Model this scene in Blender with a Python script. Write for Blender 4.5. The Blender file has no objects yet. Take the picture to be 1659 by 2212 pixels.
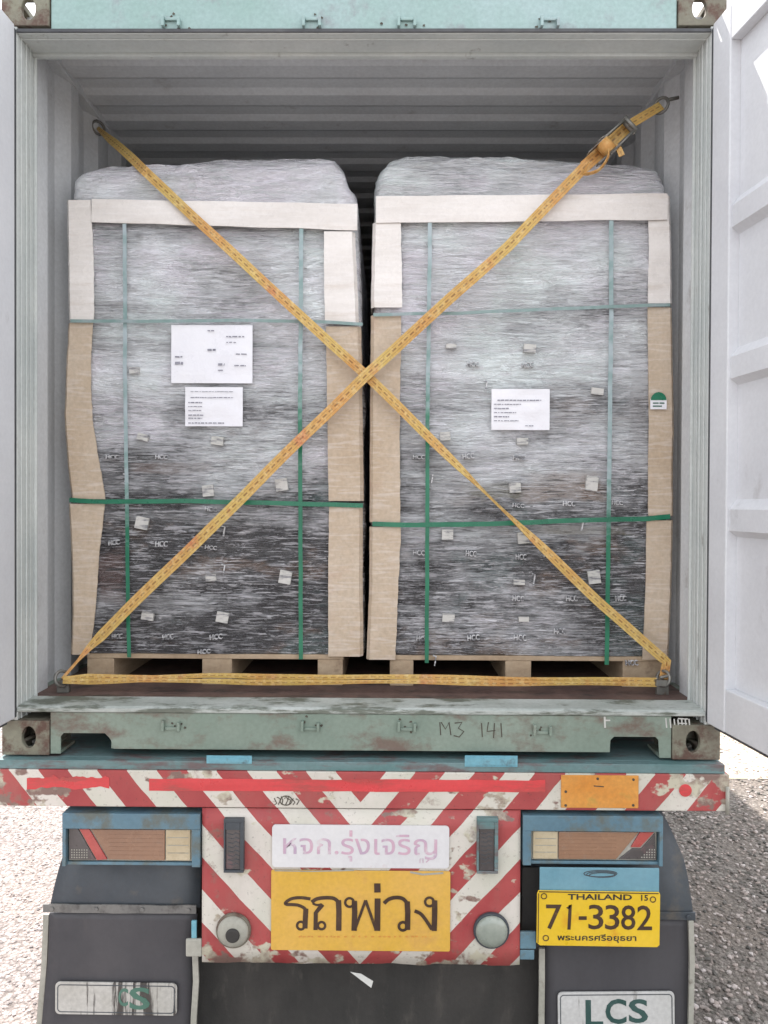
import bpy, math, random
from mathutils import Vector, Matrix, noise, Quaternion
R = math.radians
random.seed(7)
sc = bpy.context.scene
COL = sc.collection

# ------------------------------------------------------------------ camera, world, sun, exposure
ZC = 1.19                      # underside of the container above the ground
EYE = Vector((0.099, -2.557, ZC + 0.862))
FPX = 1628.0                   # focal length in 1659-px-wide picture units
cam_d = bpy.data.cameras.new('camera'); cam = bpy.data.objects.new('camera', cam_d); COL.objects.link(cam)
cam_d.sensor_fit = 'HORIZONTAL'; cam_d.sensor_width = 36; cam_d.lens = 36 * FPX / 1659
cam_d.clip_start = 0.05; cam_d.clip_end = 2000
CR = Matrix.Rotation(R(0.45), 3, 'Z') @ Matrix.Rotation(R(90 - 0.6), 3, 'X') @ Matrix.Rotation(R(0.26), 3, 'Z')
cam.matrix_world = Matrix.Translation(EYE) @ CR.to_4x4()
sc.camera = cam

SUN = Vector((-0.357, 0.52, 1.0)).normalized()
world = bpy.data.worlds.new('World'); sc.world = world; world.use_nodes = True
wn = world.node_tree; wn.nodes.clear()
sky = wn.nodes.new('ShaderNodeTexSky'); sky.sky_type = 'NISHITA'; sky.sun_disc = False
sky.sun_elevation = math.asin(SUN.z); sky.sun_rotation = math.atan2(SUN.x, SUN.y)
sky.air_density = 1.2; sky.dust_density = 3.0; sky.ozone_density = 1.0
cn = wn.nodes.new('ShaderNodeTexNoise'); cn.inputs['Scale'].default_value = 1.6; cn.inputs['Detail'].default_value = 7
cr = wn.nodes.new('ShaderNodeMapRange'); cr.inputs[1].default_value = 0.30; cr.inputs[2].default_value = 0.62
cr.inputs[3].default_value = 0.55; cr.inputs[4].default_value = 1.0
tc = wn.nodes.new('ShaderNodeTexCoord')
mx = wn.nodes.new('ShaderNodeMix'); mx.data_type = 'RGBA'
mx.inputs[7].default_value = (10.5, 10.6, 11.0, 1)
bg = wn.nodes.new('ShaderNodeBackground'); bg.inputs['Strength'].default_value = 0.10
wo = wn.nodes.new('ShaderNodeOutputWorld')
L = wn.links.new
L(tc.outputs['Generated'], cn.inputs['Vector']); L(cn.outputs[0], cr.inputs[0]); L(cr.outputs[0], mx.inputs[0])
L(sky.outputs[0], mx.inputs[6]); L(mx.outputs[2], bg.inputs[0]); L(bg.outputs[0], wo.inputs[0])

sl = bpy.data.lights.new('sun', 'SUN'); sl.energy = 4.5; sl.angle = R(0.5); sl.color = (1, 0.955, 0.92)
so = bpy.data.objects.new('sun', sl); COL.objects.link(so); so.location = (-3, 4, 9)
so.rotation_euler = (-SUN).to_track_quat('-Z', 'Y').to_euler()
sc.view_settings.view_transform = 'Standard'; sc.view_settings.look = 'None'
sc.view_settings.exposure = 1.15; sc.view_settings.gamma = 1; sc.view_settings.use_curve_mapping = False
sc.cycles.max_bounces = 8; sc.cycles.diffuse_bounces = 5

# ------------------------------------------------------------------ helpers
def P(px, py, Y):
    """real (x, z) of a measured photo point that lies at depth Y (upright plane y = Y)"""
    d = CR @ Vector(((px - 829.5) / FPX, -(py - 1106) / FPX, -1))
    t = (Y - EYE.y) / d.y
    p = EYE + d * t
    return p.x, p.z
def P3(px, py, Y):
    x, z = P(px, py, Y); return Vector((x, Y, z))

ORG = {}
def tag(o, label=None, cat=None, group=None, kind=None):
    if label: o['label'] = label
    if cat: o['category'] = cat
    if group: o['group'] = group
    if kind: o['kind'] = kind
    return o
def thing(name, loc, label, cat, group=None):
    o = bpy.data.objects.new(name, None); COL.objects.link(o)
    o.location = loc; o.empty_display_size = 0.1; ORG[o] = Vector(loc)
    return tag(o, label, cat, group)

class MB:
    def __init__(s): s.v = []; s.f = []; s.uv = None; s.sm = []
    def add(s, vs, fs, smooth=False):
        n = len(s.v); s.v += [tuple(v) for v in vs]
        for f in fs: s.f.append(tuple(i + n for i in f)); s.sm.append(smooth)
        return s
    def box(s, x0, x1, y0, y1, z0, z1):
        x0, x1 = min(x0, x1), max(x0, x1); y0, y1 = min(y0, y1), max(y0, y1); z0, z1 = min(z0, z1), max(z0, z1)
        return s.add([(x0,y0,z0),(x1,y0,z0),(x1,y1,z0),(x0,y1,z0),(x0,y0,z1),(x1,y0,z1),(x1,y1,z1),(x0,y1,z1)],
              [(0,3,2,1),(4,5,6,7),(0,1,5,4),(1,2,6,5),(2,3,7,6),(3,0,4,7)])
    def obox(s, c, ax, ay, az, hx, hy, hz):
        vs = []
        for k in (-1, 1):
            for (i, j) in ((-1,-1),(1,-1),(1,1),(-1,1)):
                vs.append(c + ax*hx*i + ay*hy*j + az*hz*k)
        return s.add(vs, [(0,3,2,1),(4,5,6,7),(0,1,5,4),(1,2,6,5),(2,3,7,6),(3,0,4,7)])
    def prism(s, pts, a, b, axis='y', smooth=False):
        """polygon in the plane across axis, extruded from a to b"""
        def mk(p, t):
            return {'y': (p[0], t, p[1]), 'x': (t, p[0], p[1]), 'z': (p[0], p[1], t)}[axis]
        n = len(pts)
        ar = sum(pts[i][0]*pts[(i+1)%n][1] - pts[(i+1)%n][0]*pts[i][1] for i in range(n))
        if (ar < 0) != (axis == 'y' and False): pts = pts[::-1]
        vs = [mk(p, a) for p in pts] + [mk(p, b) for p in pts]
        f0 = tuple(range(n)); f1 = tuple(range(2*n-1, n-1, -1))
        fs = [f0, f1] + [(i, i+n, (i+1)%n+n, (i+1)%n) for i in range(n)]
        k = len(s.v); s.add(vs, fs)
        return s
    def tube(s, pts, r, n=10, closed=False, caps=True):
        pts = [Vector(p) for p in pts]; m = len(pts); rs = r if isinstance(r, (list, tuple)) else [r]*m
        vs = []; up = None
        for i, p in enumerate(pts):
            if closed: t = pts[(i+1)%m] - pts[i-1]
            else: t = pts[min(i+1, m-1)] - pts[max(i-1, 0)]
            t.normalize()
            if up is None: up = t.orthogonal().normalized()
            up = (up - t*up.dot(t)).normalized(); w = t.cross(up)
            for k in range(n):
                a = 2*math.pi*k/n; vs.append(p + (up*math.cos(a) + w*math.sin(a))*rs[i])
        fs = []
        for i in range(m if closed else m-1):
            j = (i+1) % m
            for k in range(n): fs.append((i*n+k, i*n+(k+1)%n, j*n+(k+1)%n, j*n+k))
        if caps and not closed: fs += [tuple(range(n))[::-1], tuple((m-1)*n+k for k in range(n))]
        return s.add(vs, fs, True)
    def disc(s, c, r, h, n=32, axis=1, r2=None):
        """short drum facing the -axis side; r2 = front radius"""
        r2 = r if r2 is None else r2
        vs = []
        for (rr, t) in ((r, h), (r2, 0)):
            for k in range(n):
                a = 2*math.pi*k/n; q = [rr*math.cos(a), rr*math.sin(a)]; q.insert(axis, t)
                vs.append((c[0]+q[0], c[1]+q[1], c[2]+q[2]))
        s.add(vs, [tuple(range(n)), tuple(range(2*n-1, n-1, -1))] + [(k, k+n, (k+1)%n+n, (k+1)%n) for k in range(n)])
        return s
    def build(s, name, mat, parent=None, bevel=0, smooth=False, seg=2):
        org = ORG.get(parent, Vector((0,0,0))) if parent else Vector((0,0,0))
        me = bpy.data.meshes.new(name)
        me.from_pydata([tuple(Vector(v) - org) for v in s.v], [], s.f)
        if s.uv:
            ul = me.uv_layers.new(name='UVMap')
            for p in me.polygons:
                for li in p.loop_indices: ul.data[li].uv = s.uv[me.loops[li].vertex_index]
        import bmesh
        bm = bmesh.new(); bm.from_mesh(me); bmesh.ops.recalc_face_normals(bm, faces=bm.faces); bm.to_mesh(me); bm.free()
        for i, p in enumerate(me.polygons): p.use_smooth = smooth or s.sm[i]
        mats = mat if isinstance(mat, (list, tuple)) else [mat]
        for m_ in mats: me.materials.append(m_)
        o = bpy.data.objects.new(name, me); COL.objects.link(o)
        if parent: o.parent = parent; ORG[o] = org
        if bevel:
            b = o.modifiers.new('bevel', 'BEVEL'); b.width = bevel; b.segments = seg; b.limit_method = 'ANGLE'; b.angle_limit = R(40)
        return o

def srgb(r, g, b):
    f = lambda c: (c/255/12.92) if c <= 10 else ((c/255+0.055)/1.055)**2.4
    return (f(r), f(g), f(b), 1)

class NT:
    def __init__(s, name):
        s.m = bpy.data.materials.new(name); s.m.use_nodes = True; s.t = s.m.node_tree
        s.b = s.t.nodes['Principled BSDF']; s._tc = None
    def n(s, t, **kw):
        x = s.t.nodes.new(t)
        for k, v in kw.items(): setattr(x, k, v)
        return x
    def l(s, a, b): s.t.links.new(a, b)
    def coord(s, scale=(1,1,1), rot=(0,0,0), kind='Object', loc=(0,0,0)):
        if not s._tc: s._tc = s.n('ShaderNodeTexCoord')
        mp = s.n('ShaderNodeMapping'); mp.inputs['Scale'].default_value = scale; mp.inputs['Rotation'].default_value = rot
        mp.inputs['Location'].default_value = loc
        s.l(s._tc.outputs[kind], mp.inputs['Vector']); return mp.outputs[0]
    def noise(s, scale, detail=4, rough=0.55, stretch=(1,1,1), lo=0.4, hi=0.6, rot=(0,0,0), a=0.0, b=1.0, dist=0, loc=(0,0,0)):
        t = s.n('ShaderNodeTexNoise'); t.inputs['Scale'].default_value = scale; t.inputs['Detail'].default_value = detail
        t.inputs['Roughness'].default_value = rough; t.inputs['Distortion'].default_value = dist
        s.l(s.coord(stretch, rot, loc=loc), t.inputs['Vector'])
        return s.rng(t.outputs[0], lo, hi, a, b)
    def rng(s, v, lo, hi, a=0.0, b=1.0):
        r = s.n('ShaderNodeMapRange'); s.l(v, r.inputs[0])
        for i, q in zip((1,2,3,4), (lo, hi, a, b)): r.inputs[i].default_value = q
        return r.outputs[0]
    def mix(s, fac, c1, c2, blend='MIX'):
        m = s.n('ShaderNodeMix'); m.data_type = 'RGBA'; m.blend_type = blend
        for v, i in ((fac, 0), (c1, 6), (c2, 7)):
            if isinstance(v, (float, int)): m.inputs[i].default_value = v
            elif isinstance(v, tuple): m.inputs[i].default_value = v
            else: s.l(v, m.inputs[i])
        return m.outputs[2]
    def math(s, op, a, b=None, c=None):
        m = s.n('ShaderNodeMath'); m.operation = op
        for i, v in enumerate((a, b, c)):
            if v is None: continue
            if isinstance(v, (float, int)): m.inputs[i].default_value = v
            else: s.l(v, m.inputs[i])
        return m.outputs[0]
    def out(s, col=None, rough=0.6, metal=0.0, bump=None, bstr=0.3, bdist=0.01, coat=0.0, spec=None):
        for k, v in (('Base Color', col), ('Roughness', rough), ('Metallic', metal), ('Coat Weight', coat), ('Specular IOR Level', spec)):
            if v is None: continue
            if isinstance(v, (float, int, tuple)): s.b.inputs[k].default_value = v
            else: s.l(v, s.b.inputs[k])
        if bump is not None:
            bn = s.n('ShaderNodeBump'); bn.inputs['Strength'].default_value = bstr; bn.inputs['Distance'].default_value = bdist
            s.l(bump, bn.inputs['Height']); s.l(bn.outputs[0], s.b.inputs['Normal'])
        return s.m

def paint(name, c1, c2, dirt=None, dlo=0.55, dhi=0.7, rough=0.55, metal=0.0, scale=4, stretch=(1,1,1), dscale=9, dstretch=(1,1,1), fine=0.5, bump=0.12, coat=0.0):
    t = NT(name)
    c = t.mix(t.noise(scale, 6, 0.6, stretch, 0.35, 0.65), c1, c2)
    if dirt: c = t.mix(t.noise(dscale, 8, 0.68, dstretch, dlo, dhi, loc=(3.1, 1.7, 0.4)), c, dirt)
    c = t.mix(t.noise(70, 3, 0.6, (1,1,1), 0.3, 0.7, a=0.0, b=fine*0.35), c, (0.03, 0.027, 0.025, 1))
    rg = t.noise(12, 5, 0.6, (1,1,1), 0.3, 0.7, a=max(rough-0.14, 0.05), b=min(rough+0.14, 1))
    bp = t.noise(28, 6, 0.65, (1,1,1), 0.0, 1.0)
    return t.out(c, rg, metal, bp, bump, 0.006, coat)

# ------------------------------------------------------------------ materials
M_green  = paint('faded_green_paint', srgb(118,136,124), srgb(136,150,138), srgb(112,98,88), 0.49, 0.62, 0.55, scale=3, dscale=5, dstretch=(1,1,1.6))
M_mint   = paint('mint_header_paint', srgb(140,170,164), srgb(156,180,180), srgb(138,144,148), 0.56, 0.7, 0.45, scale=2.2, dscale=6)
M_cast   = paint('rusty_casting_paint', srgb(110,104,92), srgb(128,128,112), srgb(92,70,60), 0.5, 0.62, 0.75, scale=8, dscale=14, bump=0.35)
M_jamb   = paint('chalky_grey_paint', srgb(188,194,192), srgb(203,207,204), srgb(120,116,110), 0.62, 0.75, 0.6, scale=3, dscale=6, dstretch=(3,3,0.7), fine=0.3)
M_sill   = paint('worn_threshold_paint', srgb(160,168,162), srgb(190,196,192), srgb(104,110,100), 0.50, 0.60, 0.6, scale=6, stretch=(0.5,1,2), dscale=14, dstretch=(0.4,1,2.5))
M_inner  = paint('inside_grey_paint', srgb(201,204,206), srgb(213,216,218), srgb(156,152,148), 0.60, 0.76, 0.6, scale=1.6, dscale=5, fine=0.4)
M_door   = paint('door_pale_paint', srgb(206,208,212), srgb(217,219,222), srgb(168,166,166), 0.62, 0.78, 0.5, scale=2.5, dscale=4, dstretch=(1,1,0.6), fine=0.2)
M_gasket = paint('rubber_gasket', srgb(70,72,76), srgb(88,90,92), None, rough=0.75, scale=8)
M_floor  = paint('old_plywood_floor', srgb(92,72,66), srgb(112,90,82), srgb(70,62,58), 0.5, 0.66, 0.7, scale=6, stretch=(1.5,0.3,1), dscale=16, dstretch=(0.6,1,1), bump=0.3)
M_steel  = paint('dull_steel', srgb(120,120,116), srgb(142,140,134), srgb(98,76,62), 0.55, 0.7, 0.45, metal=0.6, scale=10, dscale=20)
M_dark   = paint('underbody_black', (0.02,0.02,0.02,1), (0.035,0.033,0.03,1), (0.07,0.055,0.045,1), 0.55, 0.7, 0.7, scale=5, dscale=9)
M_teal   = paint('deck_teal_paint', srgb(88,122,122), srgb(112,136,138), srgb(104,92,92), 0.5, 0.62, 0.6, scale=5, stretch=(0.6,1,3), dscale=9, dstretch=(0.5,1,2))
M_cyan   = paint('bright_blue_patch_paint', srgb(96,160,180), srgb(120,172,184), srgb(90,110,116), 0.56, 0.68, 0.5, scale=6, stretch=(0.5,1,3), dscale=14)
M_blue   = paint('blue_frame_paint', srgb(84,116,132), srgb(98,130,144), srgb(96,104,100), 0.48, 0.62, 0.5, scale=5, dscale=9, fine=0.4)
M_lblue  = paint('light_blue_plate_paint', srgb(98,144,160), srgb(114,156,170), srgb(80,112,130), 0.6, 0.72, 0.5, scale=4, dscale=10, fine=0.3)
M_clamp = paint('pale_worn_clamp', srgb(104,104,102), srgb(122,120,116), srgb(74,72,70), 0.52, 0.66, 0.6, scale=9, dscale=14)
M_rubber = paint('grey_rubber_flap', srgb(56,56,60), srgb(70,69,72), srgb(84,81,79), 0.6, 0.78, 0.62, scale=2.2, stretch=(1.4,1,0.5), dscale=4, dstretch=(2,1,0.5), fine=0.3, bump=0.1)
M_fender = paint('dark_blue_grey_fender', srgb(56,63,70), srgb(72,78,83), srgb(88,84,78), 0.56, 0.7, 0.5, scale=2.5, dscale=7)
M_undersheet  = paint('dark_streaked_sheet', srgb(44,44,42), srgb(62,60,57), srgb(88,84,78), 0.56, 0.78, 0.75, scale=3, stretch=(2,1,0.6), dscale=6, dstretch=(2.2,1,0.7), bump=0.5)
M_tyre   = paint('tyre_rubber', (0.022,0.022,0.023,1), (0.04,0.038,0.036,1), None, rough=0.85, scale=20)
M_strip  = paint('pale_flap_edging', srgb(150,150,138), srgb(170,168,158), srgb(116,108,98), 0.58, 0.7, 0.6, scale=6, dscale=14)
M_amber  = paint('amber_board_paint', srgb(206,136,54), srgb(214,152,72), srgb(190,150,70), 0.56, 0.7, 0.5, scale=7, stretch=(0.6,1,1.4), dscale=14, fine=0.6)
M_red    = paint('red_tape', srgb(196,56,60), srgb(214,72,76), srgb(160,70,66), 0.52, 0.66, 0.35, scale=5, stretch=(0.4,1,3), dscale=11, dstretch=(0.4,1,2), fine=0.3, coat=0.3)
M_yellow = paint('yellow_sign_paint', srgb(206,164,54), srgb(214,170,84), srgb(196,150,84), 0.55, 0.72, 0.5, scale=3.2, dscale=5, fine=0.35)
M_plate  = paint('yellow_plate_paint', srgb(214,178,34), srgb(222,186,50), srgb(208,150,40), 0.58, 0.72, 0.4, scale=6, dscale=9, fine=0.2)
M_white  = paint('white_board_paint', srgb(206,206,208), srgb(214,214,214), srgb(196,180,180), 0.6, 0.75, 0.5, scale=5, dscale=8, fine=0.2)
M_wsign  = paint('scuffed_white_sign', srgb(188,188,184), srgb(200,200,198), srgb(120,116,108), 0.60, 0.68, 0.5, scale=6, dscale=7, dstretch=(3,1,0.35), fine=0.5)
M_wsign2 = paint('badly_scuffed_white_sign', srgb(170,168,160), srgb(186,184,178), srgb(70,66,62), 0.50, 0.56, 0.6, scale=6, dscale=7, dstretch=(3.4,1,0.25), fine=0.6)
M_black  = paint('black_lettering', (0.02,0.017,0.02,1), (0.035,0.03,0.03,1), (0.16,0.11,0.04,1), 0.62, 0.75, 0.5, scale=12, dscale=26, fine=0)
M_brown  = paint('dark_brown_lettering', srgb(58,42,34), srgb(74,54,40), srgb(120,92,40), 0.6, 0.75, 0.5, scale=12, dscale=26, fine=0)
M_gletter= paint('dark_green_lettering', srgb(44,74,70), srgb(56,84,80), srgb(84,100,98), 0.58, 0.72, 0.5, scale=12, dscale=24, fine=0)
M_gletter2=paint('bottle_green_lettering', srgb(62,100,86), srgb(76,112,98), srgb(110,126,116), 0.58, 0.72, 0.5, scale=12, dscale=24, fine=0)
M_pink   = paint('faded_pink_lettering', srgb(200,164,178), srgb(176,156,176), srgb(206,200,202), 0.52, 0.64, 0.5, scale=14, dscale=18, fine=0)
M_grime  = paint('grime_marks', srgb(66,60,54), srgb(84,78,66), None, rough=0.8, scale=20)
M_chalk  = paint('white_marker', srgb(206,206,200), srgb(186,188,184), None, rough=0.8, scale=20, fine=0)
M_lens   = paint('amber_brown_lens', srgb(132,100,80), srgb(146,112,88), srgb(140,118,102), 0.58, 0.74, 0.25, scale=3, stretch=(1,1,1), dscale=12, fine=0.3, coat=0.6)
M_clear  = paint('yellowed_clear_lens', srgb(176,160,128), srgb(190,178,150), None, rough=0.25, scale=9, fine=0.3, coat=0.6)
M_redl   = paint('dusty_red_lens', srgb(158,62,60), srgb(176,80,74), None, rough=0.25, scale=9, fine=0.3, coat=0.6)
M_smoke  = paint('dusty_dark_lens', srgb(66,62,62), srgb(84,80,80), srgb(110,80,84), 0.55, 0.7, 0.3, scale=9, dscale=14, fine=0.3, coat=0.5)
M_lampw  = paint('clouded_round_lens', srgb(128,138,128), srgb(150,156,146), None, rough=0.3, scale=9, fine=0.3, coat=0.6)
M_wood   = paint('pallet_wood', srgb(164,142,116), srgb(184,164,138), srgb(128,108,88), 0.58, 0.72, 0.75, scale=8, stretch=(1,0.4,3), dscale=12, fine=0.5, bump=0.3)
M_card   = paint('cardboard_corner_board', srgb(186,166,142), srgb(198,182,162), srgb(178,148,128), 0.52, 0.75, 0.7, scale=2.0, stretch=(2,1,1), dscale=3.2, fine=0.5, bump=0.5)
def veiled(mt, amt):
    nt = mt.node_tree; b = nt.nodes['Principled BSDF']; src = b.inputs['Base Color'].links[0].from_socket
    n = nt.nodes.new('ShaderNodeTexNoise'); n.inputs['Scale'].default_value = 9; n.inputs['Detail'].default_value = 7; n.inputs['Distortion'].default_value = 0.6
    tc_ = nt.nodes.new('ShaderNodeTexCoord'); mp = nt.nodes.new('ShaderNodeMapping'); mp.inputs['Scale'].default_value = (1, 1, 8); mp.inputs['Rotation'].default_value = (0, 0.06, 0)
    nt.links.new(tc_.outputs['Object'], mp.inputs[0]); nt.links.new(mp.outputs[0], n.inputs['Vector'])
    r = nt.nodes.new('ShaderNodeMapRange'); r.inputs[1].default_value = 0.5; r.inputs[2].default_value = 0.66; r.inputs[4].default_value = amt
    nt.links.new(n.outputs[0], r.inputs[0]); m = nt.nodes.new('ShaderNodeMix'); m.data_type = 'RGBA'; m.inputs[7].default_value = srgb(232, 228, 226)
    nt.links.new(r.outputs[0], m.inputs[0]); nt.links.new(src, m.inputs[6]); nt.links.new(m.outputs[2], b.inputs['Base Color'])
    return mt
M_card = veiled(M_card, 0.22)
M_card2  = paint('filmed_glare_pale_board', srgb(214,208,202), srgb(230,225,220), srgb(200,188,176), 0.55, 0.8, 0.28, scale=2.0, stretch=(1,1,4), dscale=2.6, dstretch=(1,1,9), fine=0.2, bump=0.3, coat=0.4)  # film cover, with the glare up top put into this paler board colour
M_card2 = veiled(M_card2, 0.35)
M_gstrap = paint('green_pet_strap', srgb(20,100,74), srgb(34,118,88), srgb(88,132,122), 0.58, 0.72, 0.3, scale=9, dscale=6, dstretch=(0.5,1,0.5), fine=0.3)
M_gstrap2= paint('green_strap_behind_film', srgb(112,140,136), srgb(136,156,154), srgb(160,168,174), 0.5, 0.7, 0.35, scale=9, dscale=6, fine=0.3)
def fading_strap(name, z0, z1):
    t = NT(name); g = t.n('ShaderNodeNewGeometry'); sp = t.n('ShaderNodeSeparateXYZ'); t.l(g.outputs['Position'], sp.inputs[0])
    f = t.rng(t.math('ADD', sp.outputs[2], t.noise(9, 5, 0.65, (1,1,1.6), 0.3, 0.7, a=-0.22, b=0.22)), z0, z1)
    a = t.mix(t.noise(9, 4, 0.6, (1,1,1), 0.4, 0.6), srgb(20,100,74), srgb(34,118,88))
    b = t.mix(t.noise(9, 4, 0.6, (1,1,1), 0.4, 0.6), srgb(124,150,148), srgb(160,174,178))
    return t.out(t.mix(f, a, b), 0.3)
M_paper  = paint('paper_sheet', srgb(226,226,232), srgb(232,232,236), None, rough=0.35, scale=6, fine=0.05, coat=0.3, bump=0.3)
M_print  = paint('grey_print', srgb(120,120,132), srgb(150,150,160), None, rough=0.6, scale=30, fine=0)
M_stick  = paint('small_paper_sticker', srgb(186,186,180), srgb(200,198,194), srgb(120,120,124), 0.5, 0.6, 0.4, scale=16, dscale=26, dstretch=(0.5,1,3), fine=0.2)
M_mark   = paint('white_box_print', srgb(196,196,198), srgb(214,214,216), srgb(110,110,114), 0.5, 0.58, 0.5, scale=30, dscale=60, dstretch=(0.4,1,2), fine=0)

def chevron():
    t = NT('red_white_chevron_paint')
    g = t.n('ShaderNodeNewGeometry'); sp = t.n('ShaderNodeSeparateXYZ'); t.l(g.outputs['Position'], sp.inputs[0])
    xc, zt = P(779, 1661, -0.04)
    u = 1 / 637.0
    dx = t.math('ABSOLUTE', t.math('SUBTRACT', sp.outputs[0], xc))
    dz = t.math('SUBTRACT', zt, sp.outputs[2])
    wob = t.noise(6, 3, 0.5, (1,1,1), 0.3, 0.7, a=-0.004, b=0.004)
    sv = t.math('ADD', t.math('ADD', dx, wob), t.math('MULTIPLY', dz, 0.82))
    sv = t.math('ADD', sv, t.math('MULTIPLY', t.math('MAXIMUM', t.math('SUBTRACT', dz, 116*u), 0.0), 0.105))
    fr = t.math('FRACT', t.math('ADD', t.math('DIVIDE', t.math('SUBTRACT', sv, 58*u), 128*u), 8.0))
    white = t.math('LESS_THAN', fr, 0.5)
    redc = t.mix(t.noise(5, 6, 0.6, (1,1,1), 0.35, 0.65), srgb(152,60,62), srgb(166,76,74))
    whc = t.mix(t.noise(4, 6, 0.6, (1,1,1), 0.35, 0.65), srgb(190,190,176), srgb(206,200,192))
    c = t.mix(white, redc, whc)
    c = t.mix(t.noise(7, 9, 0.72, (1,1,1), 0.60, 0.70, loc=(2,0,5)), c, srgb(126,98,88))
    # chipped and muddy outer ends and bottom edge: wear that belongs to the board
    ex = t.rng(dx, 0.95, 1.22, 0.0, 0.16)
    eb = t.rng(dz, 0.60, 0.67, 0.0, 0.17)
    wr = t.n('ShaderNodeTexNoise'); wr.inputs['Scale'].default_value = 13; wr.inputs['Detail'].default_value = 8
    t.l(t.coord((1,1,1.4)), wr.inputs['Vector'])
    wv = t.math('ADD', wr.outputs[0], t.math('MAXIMUM', ex, eb))
    c = t.mix(t.rng(wv, 0.62, 0.66), c, t.mix(t.noise(11, 6, 0.6, (1,1,1), 0.42, 0.58), srgb(124,100,92), srgb(188,184,164)))
    c = t.mix(t.noise(90, 3, 0.6, (1,1,1), 0.62, 0.75, a=0, b=0.5), c, (0.05,0.04,0.035,1))
    c = t.mix(t.noise(3, 6, 0.7, (1.5,1,0.5), 0.5, 0.8, a=0, b=0.35), c, srgb(130,120,108))
    return t.out(c, t.noise(10, 4, 0.6, (1,1,1), 0.3, 0.7, a=0.4, b=0.7), 0, t.noise(30, 6, 0.7, (1,1,1), 0, 1), 0.25, 0.006)
M_chev = chevron()

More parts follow.
